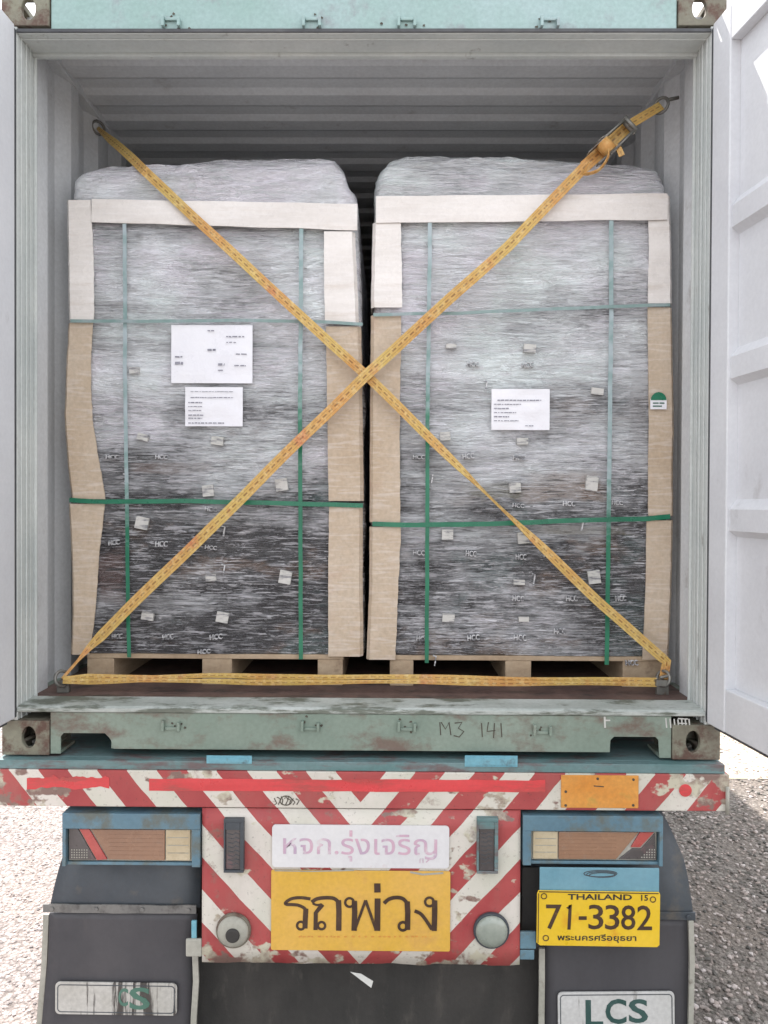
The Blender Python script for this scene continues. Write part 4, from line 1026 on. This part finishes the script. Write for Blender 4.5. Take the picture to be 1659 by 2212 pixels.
m = MB(); m.box(xb_+0.001, xb_+0.055, YBm+0.004, YBm+0.016, P(1140, 2052, YBm)[1], P(1140, 2015, YBm)[1]); m.box(xb_+0.001, xb_+0.05, YBm+0.006, YBm+0.012, P(1140, 2076, YBm)[1], P(1140, 2055, YBm)[1]); m.build('panel_tab', M_blue, tr, 0.003)
# red tape
def taperect(a, b, c_, d, mat, name, y=YBm-0.0012, parent=tr, jag=0.0):
    n = 40; top = []; bot = []
    for i in range(n+1):
        u = i/n; j = jag*noise.noise((u*14, a*0.1, 0)); px = a + (b-a)*u
        top.append(P(px, c_ + 0.004*(px-800) + j*30, y)); bot.append(P(px, d + 0.004*(px-800) + jag*28*noise.noise((u*11, d*0.1, 5)), y))
    vs = [(p[0], y, p[1]) for p in top] + [(p[0], y, p[1]) for p in bot] + [(p[0], y+0.001, p[1]) for p in top] + [(p[0], y+0.001, p[1]) for p in bot]
    N = n+1; fs = []
    for i in range(n): fs += [(i, i+1, N+i+1, N+i), (i, 2*N+i, 2*N+i+1, i+1), (N+i, N+i+1, 3*N+i+1, 3*N+i)]
    fs += [(0, N, 3*N, 2*N), (n, 2*N+n, 3*N+n, N+n)]
    m = MB(); m.add(vs, fs); return m.build(name, mat, parent)
taperect(322, 1178, 1684, 1710, M_red, 'reflective_tape', jag=0.08)
taperect(58, 236, 1682, 1705, M_red, 'reflective_tape', jag=0.25)
# amber plate
m = MB(); a, z1_ = P(1212, 1674, YBm-0.003); b, z0_ = P(1379, 1746, YBm-0.003)
m.box(a, b, YBm-0.005, YBm-0.0005, z0_, z1_); ab = m.build('amber_reflector', M_amber, tr, 0.002)
m = MB()
for u, v in ((0.47, 0.10), (0.93, 0.12), (0.06, 0.5), (0.93, 0.9), (0.06, 0.92)): m.disc((a+(b-a)*u, YBm-0.0065, z1_+(z0_-z1_)*v), 0.0045, 0.0014, 10)
stroke(m, [(a+(b-a)*0.42, z1_+(z0_-z1_)*0.32), (a+(b-a)*0.55, z1_+(z0_-z1_)*0.34)], 0.003, YBm-0.0062, 0.001)
m.build('screw', M_grime, ab)
# scribble and red spot on the bumper
m = MB()
rnd = random.Random(5)
for k in range(7):
    px = 592 + k*8.0; stroke(m, [P(px+rnd.uniform(-2,2), 1722+rnd.uniform(-4,4), YBm) for _ in range(2)] + [P(px+5+rnd.uniform(-2,2), 1731+rnd.uniform(-5,5), YBm), P(px+1, 1738, YBm)], 0.0032, YBm-0.0013-k*0.0001, 0.0006)
stroke(m, [P(q[0], q[1], YBm) for q in ring2(618, 1729, 13, 10, 16)], 0.003, YBm-0.0022, 0.0006, closed=True)
m.build('scribble', M_grime, tr)
m = MB(); x, z = P(1480, 1707, YBm); m.disc((x, YBm-0.004, z), 0.021, 0.0036, 24); m.build('round_reflector', M_red, tr, 0.001)
m = MB(); x, z = P(1566, 1712, YBm)
m.tube([(x+0.004, YBm-0.01, P(1566, 1698, YBm)[1]), (x+0.004, YBm-0.01, P(1566, 1756, YBm)[1])], 0.006, 10); m.build('corner_bolt', M_strip, tr)

# vertical clearance lamps
def clr(px0, py0, px1, py1, glyph):
    y = YBm - 0.022
    a, z1_ = P(px0, py0, y); b, z0_ = P(px1, py1, y)
    m = MB(); m.box(a, b, y, YBm-0.0005, z1_-0.012, z1_); m.box(a, b, y, YBm-0.0005, z0_, z0_+0.008); m.box(a, a+0.006, y, YBm-0.0005, z0_+0.0082, z1_-0.0122); m.box(b-0.012, b, y, YBm-0.0005, z0_+0.0082, z1_-0.0122)
    m.box(a+0.0062, b-0.0122, y+0.0002, YBm-0.0005, z1_-0.036, z1_-0.0122)
    h = m.build('marker_lamp', M_teal if glyph else M_fender, tr, 0.0015)
    m = MB(); m.box(a+0.0063, b-0.0123, y+0.006, YBm-0.001, z0_+0.0083, z1_-0.0362); m.build('lens', M_smoke, h, 0.002)
    m = MB()
    for k in range(8):
        zz = z1_ - 0.05 - k*0.0145; stroke(m, [(a+0.014, zz), (a+0.030, zz-0.004), (a+0.038, zz+0.003), (a+0.052, zz-0.002)], 0.0022, y+0.0052, 0.001)
    m.build('lens_rib', M_fender, h)
clr(483, 1770, 526, 1886, 0); clr(1031, 1768, 1076, 1888, 1)
# round lamps
for px, py, r, mt in ((505, 2008, 38, 0), (1061, 2008, 39, 1)):
    x, z = P(px, py, YBm); r /= 640
    m = MB(); m.disc((x, YBm-0.012, z), r, 0.0115, 40, r2=r*0.97)
    h = m.build('round_lamp', M_cast if not mt else M_fender, tr, 0.002)
    m = MB(); N = 36; rr = [(0.88, -0.0135), (0.8, -0.021), (0.55, -0.026), (0.28, -0.028), (0.02, -0.0285)]
    vs = [(x + r*q*math.cos(2*math.pi*k/N), YBm + t_, z + r*q*math.sin(2*math.pi*k/N)) for q, t_ in [(0.88, -0.0125)] + rr for k in range(N)]
    fs = [(j*N+k, j*N+(k+1)%N, (j+1)*N+(k+1)%N, (j+1)*N+k) for j in range(len(rr)) for k in range(N)] + [tuple(range(len(rr)*N, (len(rr)+1)*N))]
    m.add(vs, fs, True); m.build('lens', M_lampw if mt else M_strip, h)
    if not mt:
        m = MB(); m.disc((x+0.002, YBm-0.036, z-0.004), r*0.42, 0.009, 24, r2=r*0.36); m.build('bulb_holder', M_dark, h, 0.003)
# white name board
y = YBm - 0.004
a, z1_ = P(588, 1781, y); b, z0_ = P(970, 1876, y)
def rrect(x0, x1, z0, z1, r, n=6):
    out = []
    for cx, cz, a0 in ((x1-r, z1-r, 0), (x0+r, z1-r, 90), (x0+r, z0+r, 180), (x1-r, z0+r, 270)):
        for i in range(n+1): t = R(a0 + 90*i/n); out.append((cx+r*math.cos(t), cz+r*math.sin(t)))
    return out
m = MB(); m.prism(rrect(a, b, z0_, z1_, 0.012), y-0.002, YBm-0.0005); wb = m.build('name_board', M_white, tr, 0.0006)
nx0, nz1 = P(612, 1792, y); nx1, nz0 = P(944, 1862, y)
text_mb('หจก.รุ่งเจริญ', nx0, nx1, nz0, nz1, y-0.0032, 0.001, 0.004).build('painted_name', M_pink, wb)
m = MB(); tx, tz = P(915, 1858, y)
stroke(m, [(tx-0.012, tz-0.008), (tx-0.012, tz+0.006), (tx-0.002, tz+0.006), (tx-0.002, tz-0.008)], 0.0028, y-0.0036, 0.001); stroke(m, [(tx+0.008, tz-0.006), (tx+0.020, tz+0.004)], 0.003, y-0.0036, 0.001)
m.build('painted_mark', M_pink, wb)
# yellow sign
y = YBm - 0.003
a, z1_ = P(586, 1879, y); b, z0_ = P(972, 2055, y)
m = MB(); m.prism(rrect(a, b, z0_, z1_, 0.006), y-0.002, YBm-0.0005); yb = m.build('yellow_sign', M_yellow, tr, 0.0008)
ys = y - 0.0032
def C(cx, cy): return P((1050 + cx/2.074)/1.8517, (3280 + cy/2.074)/1.8517, ys)
m = MB(); U = 1/(3.84*640)
cnt = [0]
def st(pts, w, sm=True, closed=False):
    cnt[0] += 1
    q = [C(*p) for p in (smoothpts(pts, 5) if sm else pts)]
    stroke(m, q, w*U, ys - cnt[0]*0.0001, 0.0006, closed)
def ci(cx, cy, r, w): st([(cx + r*math.cos(2*math.pi*i/18), cy + r*math.sin(2*math.pi*i/18)) for i in range(18)], w, False, True)
st([(398,655),(320,645),(245,652),(195,682),(200,700),(290,706),(350,735),(368,775)], 26)
st([(360,735),(356,800),(352,900)], 42, False); ci(318,876,32,20)
st([(408,682),(450,655),(520,645),(590,650),(630,680)], 30); st([(630,665),(634,760),(632,918)], 44, False)
st([(500,700),(470,735),(442,770),(440,912)], 34, False); ci(490,876,30,20); st([(415,690),(450,705),(485,700)], 18)
ci(722,684,36,20); st([(762,670),(765,760),(760,918)], 44, False); st([(770,900),(855,665)], 22, False); st([(855,665),(940,905)], 24, False); st([(955,650),(952,918)], 48, False)
st([(952,525),(954,600)], 52, False)
st([(1008,690),(1050,655),(1110,642),(1165,652),(1200,690)], 30); st([(1200,675),(1205,760),(1203,910)], 44, False); ci(1165,880,34,22)
ci(1385,678,36,20); st([(1428,665),(1428,780),(1424,918)], 44, False); st([(1262,752),(1310,775),(1350,820),(1405,905)], 28)
m.build('painted_letters', M_brown, yb)
m = MB(); rnd = random.Random(2); ux = 300
while ux < 1420:
    du = rnd.uniform(8, 26); stroke(m, [C(ux, 968+rnd.uniform(-3,3)), C(ux+du, 968+rnd.uniform(-3,3))], 0.0042, ys-0.0002, 0.0006); ux += du + rnd.uniform(6, 40)
m.build('small_print', M_amber, yb)
m = MB(); stroke(m, [C(1225, 432), C(1330, 452), C(1500, 440)], 0.006, ys-0.0004, 0.001); stroke(m, [C(100, 420), C(400, 426), C(760, 418)], 0.0035, ys-0.0004, 0.001); m.build('scratch', M_strip, yb)

# lamp clusters
def cluster(side):
    if side < 0: X0, X1, Y0, Y1 = 134, 432, 1757, 1874
    else: X0, X1, Y0, Y1 = 1130, 1432, 1762, 1872
    yf = -0.045
    a, z1_ = P(X0, Y0, yf); b, z0_ = P(X1, Y1, yf)
    bar = 0.052
    m = MB(); m.box(a, b, yf, yf+0.07, z1_-bar, z1_)
    ix0, ix1 = (a+0.012, b-0.028) if side < 0 else (a+0.028, b-0.012)
    m.box(a, ix0, yf, yf+0.07, z0_, z1_-bar-0.0003); m.box(ix1, b, yf, yf+0.07, z0_, z1_-bar-0.0003)
    m.box(ix0+0.0003, ix1-0.0003, yf+0.012, yf+0.07, z0_, z0_+0.010)
    m.box(ix0+0.0003, ix1-0.0003, yf+0.066, yf+0.0695, z0_+0.0103, z1_-bar-0.0003)
    h = m.build('lamp_cluster', M_blue, tr, 0.003)
    y0 = yf + 0.012; lz1 = z1_-bar-0.006; lz0 = z0_+0.013
    def rb(x0, x1, za, zb2, mat, name, dy=0.0):
        q = MB(); q.box(x0, x1, y0+dy, y0+0.04, za, zb2); return q.build(name, mat, h, 0.002)
    xw = 0.083
    m = MB(); m.box(ix0+0.003, ix1-0.003, y0+0.006, y0+0.05, lz0-0.001, lz1+0.003); m.build('lamp_housing', M_strip, h, 0.002)
    if side < 0:
        lx0, lx1 = ix0+0.006, ix1-0.008
        wl = (lx1-xw, lx1); dl = (lx0, lx0+0.02)
    else:
        lx0, lx1 = ix0+0.008, ix1-0.006; wl = (lx0, lx0+xw)
    # reverse lens
    rl = rb(wl[0], wl[1], lz0+0.004, lz1, M_clear, 'reversing_lens')
    q = MB()
    for i in range(1, 4):
        zz = lz0+0.004 + (lz1-lz0-0.004)*i/4; q.box(wl[0]+0.006, wl[1]-0.006, y0-0.0012, y0-0.0002, zz-0.001, zz+0.001)
    q.build('lens_rib', M_strip, rl)
    # main lens: slanted end towards the outside
    if side < 0:
        pr_ = [(wl[0]-0.003, lz0+0.004), (wl[0]-0.003, lz1), (lx0+0.075, lz1), (lx0+0.135, lz0+0.006)]
        rd = [(lx0+0.035, lz1), (lx0+0.068, lz1), (lx0+0.129, lz0+0.006), (lx0+0.095, lz0+0.003)]
        dk = [(lx0, lz1), (lx0+0.030, lz1), (lx0+0.090, lz0+0.003), (lx0, lz0+0.004)]
    else:
        pr_ = [(wl[1]+0.003, lz0+0.004), (wl[1]+0.003, lz1), (lx1-0.060, lz1), (lx1-0.135, lz0+0.004)]
        rd = [(lx1-0.055, lz1), (lx1-0.008, lz1), (lx1-0.055, lz0+0.045), (lx1-0.085, lz0+0.045)]
        dk = [(lx1-0.004, lz1-0.004), (lx1, lz0+0.004), (lx1-0.125, lz0+0.004), (lx1-0.080, lz0+0.040), (lx1-0.050, lz0+0.040)]
    q = MB(); q.prism(pr_, y0-0.001, y0+0.03); ml = q.build('stop_lens', M_lens, h, 0.002)
    q = MB()
    for i in range(1, 7):
        zz = lz0+0.008 + (lz1-lz0-0.01)*i/7; xs = sorted((wl[0]-0.008, lx0+0.135) if side < 0 else (wl[1]+0.008, lx1-0.135)); q.box(xs[0], xs[1], y0-0.0018, y0-0.0012, zz-0.0007, zz+0.0007)
    q.build('lens_rib', M_lens, ml)
    q = MB(); q.prism(rd, y0-0.0005, y0+0.03); q.build('tail_lens', M_redl, h, 0.0015)
    q = MB(); q.prism(dk, y0+0.001, y0+0.03); dd = q.build('side_lens', M_smoke, h, 0.0015)
    q = MB()
    for i in range(7):
        for j in range(4):
            dx_ = (lx0+0.008+i*0.0085) if side < 0 else (lx1-0.008-i*0.0085); dz_ = lz0+0.010+j*0.0085
            if side < 0 and dx_ > lx0+0.075: continue
            if i > 5-j and side > 0: continue
            q.box(dx_, dx_+0.004, y0-0.0004, y0+0.0008, dz_, dz_+0.004)
    q.build('lens_dot', M_strip, dd)
    return h
cluster(-1); cluster(1)
# bracket pieces on the left
m = MB(); a, z1_ = P(415, 1960, -0.02); b, z0_ = P(432, 2030, -0.02)
m.box(P(422, 1, 0)[0], P(433, 1, 0)[0], -0.03, -0.02, P(425, 2030, -0.03)[1], P(425, 1990, -0.03)[1]); m.build('bracket', M_cyan, tr, 0.002)
# right: light blue number plate backing, dark recess
y = -0.05
a, z1_ = P(1166, 1874, y); b, z0_ = P(1424, 1930, y)
m = MB(); m.box(a, b, y, y+0.006, z0_-0.12, z1_); bk = m.build('plate_backing', M_lblue, tr, 0.002)
m = MB()
for k in range(3): stroke(m, [P(q[0]+k*2, q[1]+k*1.5, y) for q in ring2(1297, 1887, 36-k*4, 7-k, 20)], 0.0028, y-0.0008-k*0.0002, 0.0006, closed=True)
m.build('scribble', M_fender, bk)
# number plate
pc = P3(1292.5, 1985, -0.058); wpl, hpl = 262/641, 118/641
def PL(u, v): # u 0..1, v 0..1 from top
    dx = (u-0.5)*wpl; dz = (0.5-v)*hpl; t = R(-0.4); return (pc.x + dx*math.cos(t) - dz*math.sin(t), pc.z + dx*math.sin(t) + dz*math.cos(t))
m = MB(); m.prism([PL(0.01,0.0), PL(0.99,0.0), PL(1.0,0.05), PL(1.0,0.96), PL(0.98,1.0), PL(0.03,1.0), PL(0.0,0.95), PL(0.0,0.05)], -0.058, -0.0545)
npz = m.build('number_plate', M_plate, tr, 0.001)
yt = -0.0592
def ptxt(txt, u0, u1, v0, v1, bold, nm):
    (x0, z0) = PL(u0, v1); (x1, z1) = PL(u1, v0)
    return text_mb(txt, x0, x1, z0, z1, yt, 0.001, bold)
tx = [ptxt('THAILAND', 0.25, 0.77, 0.045, 0.155, 0.02, ''), ptxt('15', 0.845, 0.90, 0.05, 0.155, 0.015, ''),
      ptxt('พระนครศรีอยุธยา', 0.17, 0.81, 0.77, 0.935, 0.012, '')]
for q in tx: q.build('plate_text', M_black, npz)
for ch, u0, u1, v0, v1 in (('7', 0.075, 0.20, 0.25, 0.70), ('1', 0.235, 0.285, 0.25, 0.70), ('-', 0.34, 0.405, 0.455, 0.52), ('3', 0.42, 0.54, 0.24, 0.69), ('3', 0.555, 0.67, 0.24, 0.69), ('8', 0.685, 0.80, 0.24, 0.69), ('2', 0.815, 0.935, 0.24, 0.69)):
    if ch == '1':
        m = MB(); stroke(m, [PL(0.262, v1), PL(0.266, (v0+v1)/2), PL(0.27, v0), PL(0.248, v0+0.07)], 0.0105, yt, 0.001)
    else: m = ptxt(ch, u0, u1, v0, v1, 0.006, '')
    m.build('plate_digit', M_brown, npz)
m = MB()
stroke(m, [PL(0.015, 0.02), PL(0.985, 0.02)], 0.003, yt-0.0002, 0.0008)
stroke(m, [PL(0.012, 0.05), PL(0.012, 0.95)], 0.0025, yt-0.0002, 0.0008)
for u, v in ((0.055, 0.1), (0.075, 0.86), (0.94, 0.13)): stroke(m, ring2(*PL(u, v), 0.009, 0.009, 14), 0.003, yt-0.0003, 0.0008, closed=True)
m.build('plate_edging', M_brown, npz)

# mud guards, flaps, flap signs
def flap(side):
    if side < 0: outer = [(1862,118),(1955,108),(2070,104),(2212,90),(2330,80)]; inner = [(1862,428),(1955,428),(2070,415),(2212,412),(2330,410)]
    else: outer = [(1862,1484),(1955,1490),(2070,1488),(2212,1486),(2330,1484)]; inner = [(1862,1172),(1955,1172),(2070,1176),(2212,1178),(2330,1180)]
    y = 0.03
    def ex(t, py): return interp(t, py)
    # upper fender sheet, curving forward at the top
    m = MB(); n = 16; vs = []
    for i in range(n+1):
        u = i/n; py = 1790 + (1958-1790)*u if side < 0 else 1768 + (1975-1768)*u
        c0 = (140 - 32*u) if side < 0 else 1150; c1 = 432 if side < 0 else interp([(1768,1448),(1800,1462),(1860,1484),(1975,1498)], py)
        yy = y + 0.10*(1-u)**2.2
        yref = y
        a, z = P(c0, py, yref); b, _ = P(c1, py, yref)
        for j in range(7):
            x = a + (b-a)*j/6; vs += [(x, yy + 0.004*noise.noise((x*6, z*6, 0)), z)]
    k = len(vs); vs += [(p[0], p[1]+0.006, p[2]) for p in vs]; fs = []
    for i in range(n):
        for j in range(6): q = i*7+j; fs += [(q, q+1, q+8, q+7), (k+q, k+q+7, k+q+8, k+q+1)]
        fs += [(i*7, i*7+7, k+i*7+7, k+i*7), (i*7+6, k+i*7+6, k+i*7+13, i*7+13)]
    for j in range(6): fs += [(j, k+j, k+j+1, j+1), (n*7+j, n*7+j+1, k+n*7+j+1, k+n*7+j)]
    m.add(vs, fs, True); m.build('mudguard', M_fender, tr)
    # clamp bar
    m = MB()
    if side < 0: a, z1_ = P(93, 1953, y-0.006); b, z0_ = P(424, 1974, y-0.006)
    else: a, z1_ = P(1176, 1968, y-0.006); b, z0_ = P(1502, 1987, y-0.006)
    N = 20; vs = []
    for i in range(N+1):
        x = a+(b-a)*i/N; e = 0.003*noise.noise((x*9, 3, 0)); f_ = 0.003*noise.noise((x*11, 8, 0))
        vs += [(x, y-0.008, z0_+e), (x, y-0.008, z1_+f_), (x, y-0.001, z1_+f_), (x, y-0.001, z0_+e)]
    fs = []
    for i in range(N):
        for q in range(4): fs.append((i*4+q, i*4+(q+1)%4, i*4+4+(q+1)%4, i*4+4+q))
    fs += [(0,1,2,3), (N*4+3, N*4+2, N*4+1, N*4)]
    m.add(vs, fs)
    for u in (0.06, 0.35, 0.65, 0.95): m.disc((a+(b-a)*u, y-0.013, (z0_+z1_)/2), 0.008, 0.005, 6)
    m.build('flap_clamp', M_clamp if side < 0 else M_fender, tr, 0.001)
    # flap sheet
    m = MB(); n = 24; vs = []
    for i in range(n+1):
        py = (1972 if side < 0 else 1986) + (2330-1972)*i/n
        a, z = P(ex(outer if side < 0 else inner, py), py, y); b, _ = P(ex(inner if side < 0 else outer, py), py, y)
        for j in range(13):
            x = a + (b-a)*j/12; vs.append((x, y + 0.006*noise.noise((x*3, z*2.5, side)) + 0.0*i, z))
    k = len(vs); vs += [(p[0], p[1]+0.008, p[2]) for p in vs]; fs = []
    for i in range(n):
        for j in range(12): q = i*13+j; fs += [(q, q+1, q+14, q+13), (k+q, k+q+13, k+q+14, k+q+1)]
        fs += [(i*13, i*13+13, k+i*13+13, k+i*13), (i*13+12, k+i*13+12, k+i*13+25, i*13+25)]
    for j in range(12): fs += [(j, k+j, k+j+1, j+1), (n*13+j, n*13+j+1, k+n*13+j+1, k+n*13+j)]
    m.add(vs, fs, True); fl = m.build('mud_flap', M_rubber, tr)
    return fl
fl_l = flap(-1); fl_r = flap(1)
def sidestrip(rows, w, y, name, mat):
    m = MB(); stroke(m, [P(px, py, y) for py, px in rows], w, y, 0.01); return m.build(name, mat, tr, 0.001)
sidestrip([(2064,421),(2120,423),(2200,418),(2330,416)], 0.020, 0.012, 'flap_edging', M_strip)
sidestrip([(2050,1171),(2120,1171),(2200,1170),(2330,1170)], 0.020, 0.012, 'flap_edging', M_strip)
sidestrip([(1990,1493),(2080,1496),(2200,1493),(2330,1492)], 0.018, 0.018, 'flap_edging', M_strip)
sidestrip([(1976,99),(2080,95),(2212,84),(2330,76)], 0.020, 0.05, 'flap_edging', M_strip)
# flat black sheet standing in for the dark gap beside the number plate
m = MB(); a, z1_ = P(1128, 1872, 0.03); b, z0_ = P(1175, 2050, 0.03); m.box(a, b, 0.03-0.004, 0.026-0.002, z0_, z1_); m.build('dark_gap_sheet', M_dark, tr)
# flap signs
def lcs(parent, px0, py0, px1, py1, mat, lm, letters, tilt):
    y = 0.016; a, z1_ = P(px0, py0, y); b, z0_ = P(px1, py1, y)
    c_, s_ = math.cos(tilt), math.sin(tilt); cx, cz = (a+b)/2, (z0_+z1_)/2
    rot = lambda p: (cx+(p[0]-cx)*c_-(p[1]-cz)*s_, cz+(p[0]-cx)*s_+(p[1]-cz)*c_)
    m = MB(); m.prism([rot(p) for p in rrect(a, b, z0_, z1_, 0.016)], y, y+0.006); sgn = m.build('flap_sign', mat, parent, 0.001)
    m = MB(); stroke(m, [rot(p) for p in rrect(a+0.009, b-0.009, z0_+0.009, z1_-0.009, 0.012)], 0.003, y-0.0008, 0.0006, closed=True); m.build('sign_border', M_fender, sgn)
    ms = []
    for ch, u0, u1, v0, v1 in letters:
        ms.append(text_mb(ch, a+(b-a)*u0, a+(b-a)*u1, z1_+(z0_-z1_)*v1, z1_+(z0_-z1_)*v0, y-0.0012, 0.001, 0.02, tilt))
    for q in ms: q.build('sign_letter', lm, sgn)
lcs(fl_r, 1206, 2142, 1457, 2276, M_wsign, M_gletter, [('L', 0.235, 0.385, 0.13, 0.56), ('C', 0.405, 0.585, 0.11, 0.52), ('S', 0.605, 0.77, 0.11, 0.50)], R(1.0))
lcs(fl_l, 119, 2122, 382, 2194, M_wsign2, M_gletter2, [('C', 0.52, 0.60, 0.16, 0.72), ('S', 0.61, 0.78, 0.13, 0.82)], R(-0.3))
# torn scrap hanging below the panel
m = MB(); q = [P(757, 2100, YBm+0.01), P(780, 2104, YBm+0.01), P(806, 2120, YBm+0.01), P(802, 2134, YBm+0.01), P(786, 2122, YBm+0.01)]
m.prism(q, YBm+0.010, YBm+0.012); m.build('torn_tape', M_chalk, tr)
m = MB(); n = 30; vs = []  # dark upright sheet covering the space under the tail between the flaps
for i in range(n+1):
    x = -0.64 + 1.30*i/n
    for j in range(9):
        z = 0.10 + 0.55*j/8; vs.append((x, 0.13 + 0.02*noise.noise((x*2.5, z*1.2, 8)) + 0.006*noise.noise((x*9, z*4, 2)), z))
k = len(vs); vs += [(p[0], p[1]+0.01, p[2]) for p in vs]; fs = []
for i in range(n):
    for j in range(8): q = i*9+j; fs += [(q, q+9, q+10, q+1), (k+q, k+q+1, k+q+10, k+q+9)]
    fs += [(i*9, k+i*9, k+i*9+9, i*9+9), (i*9+8, i*9+17, k+i*9+17, k+i*9+8)]
for j in range(8): fs += [(j, j+1, k+j+1, k+j), (n*9+j, k+n*9+j, k+n*9+j+1, n*9+j+1)]
m.add(vs, fs, True); m.build('dark_undersheet', M_undersheet, tr)
# axle and wheels
def wheel(xc, yc, w=0.26, r=0.5):
    m = MB(); N = 56; prof = [(0.27, -0.5), (0.40, -0.5), (0.47, -0.46), (0.5, -0.36), (0.5, -0.12), (0.487, -0.10), (0.487, -0.08), (0.5, -0.06), (0.5, 0.06), (0.487, 0.08), (0.487, 0.10), (0.5, 0.12), (0.5, 0.36), (0.47, 0.46), (0.40, 0.5), (0.27, 0.5)]
    vs = []
    for k in range(N):
        a = 2*math.pi*k/N
        for rr, t in prof: vs.append((xc + t*w, yc + rr*math.cos(a), r + 0.002 + rr*math.sin(a)))
    n = len(prof); fs = [(k*n+i, k*n+(i+1)%n, ((k+1)%N)*n+(i+1)%n, ((k+1)%N)*n+i) for k in range(N) for i in range(n)]
    m.add(vs, fs, True); wh = m.build('wheel', M_tyre, tr)
    m = MB(); m.disc((xc-0.04, yc, r), 0.265, 0.08, 32, axis=0); m.disc((xc-0.1, yc, r), 0.12, 0.2, 24, axis=0); m.build('rim', M_steel, wh, 0.004)
for yc in (0.95, 2.25):
    for xc in (-1.07, -0.77, 0.77, 1.07): wheel(xc, yc)
    m = MB(); m.tube([(-1.0, yc, 0.5), (1.0, yc, 0.5)], 0.065, 14); m.build('axle', M_dark, tr)
for s in (-1, 1):
    m = MB()
    for yc in (0.95, 2.25): m.box(s*0.45, s*0.525, yc-0.06, yc+0.06, 0.55, ZC-0.3305)
    m.build('spring_hanger', M_dark, tr)
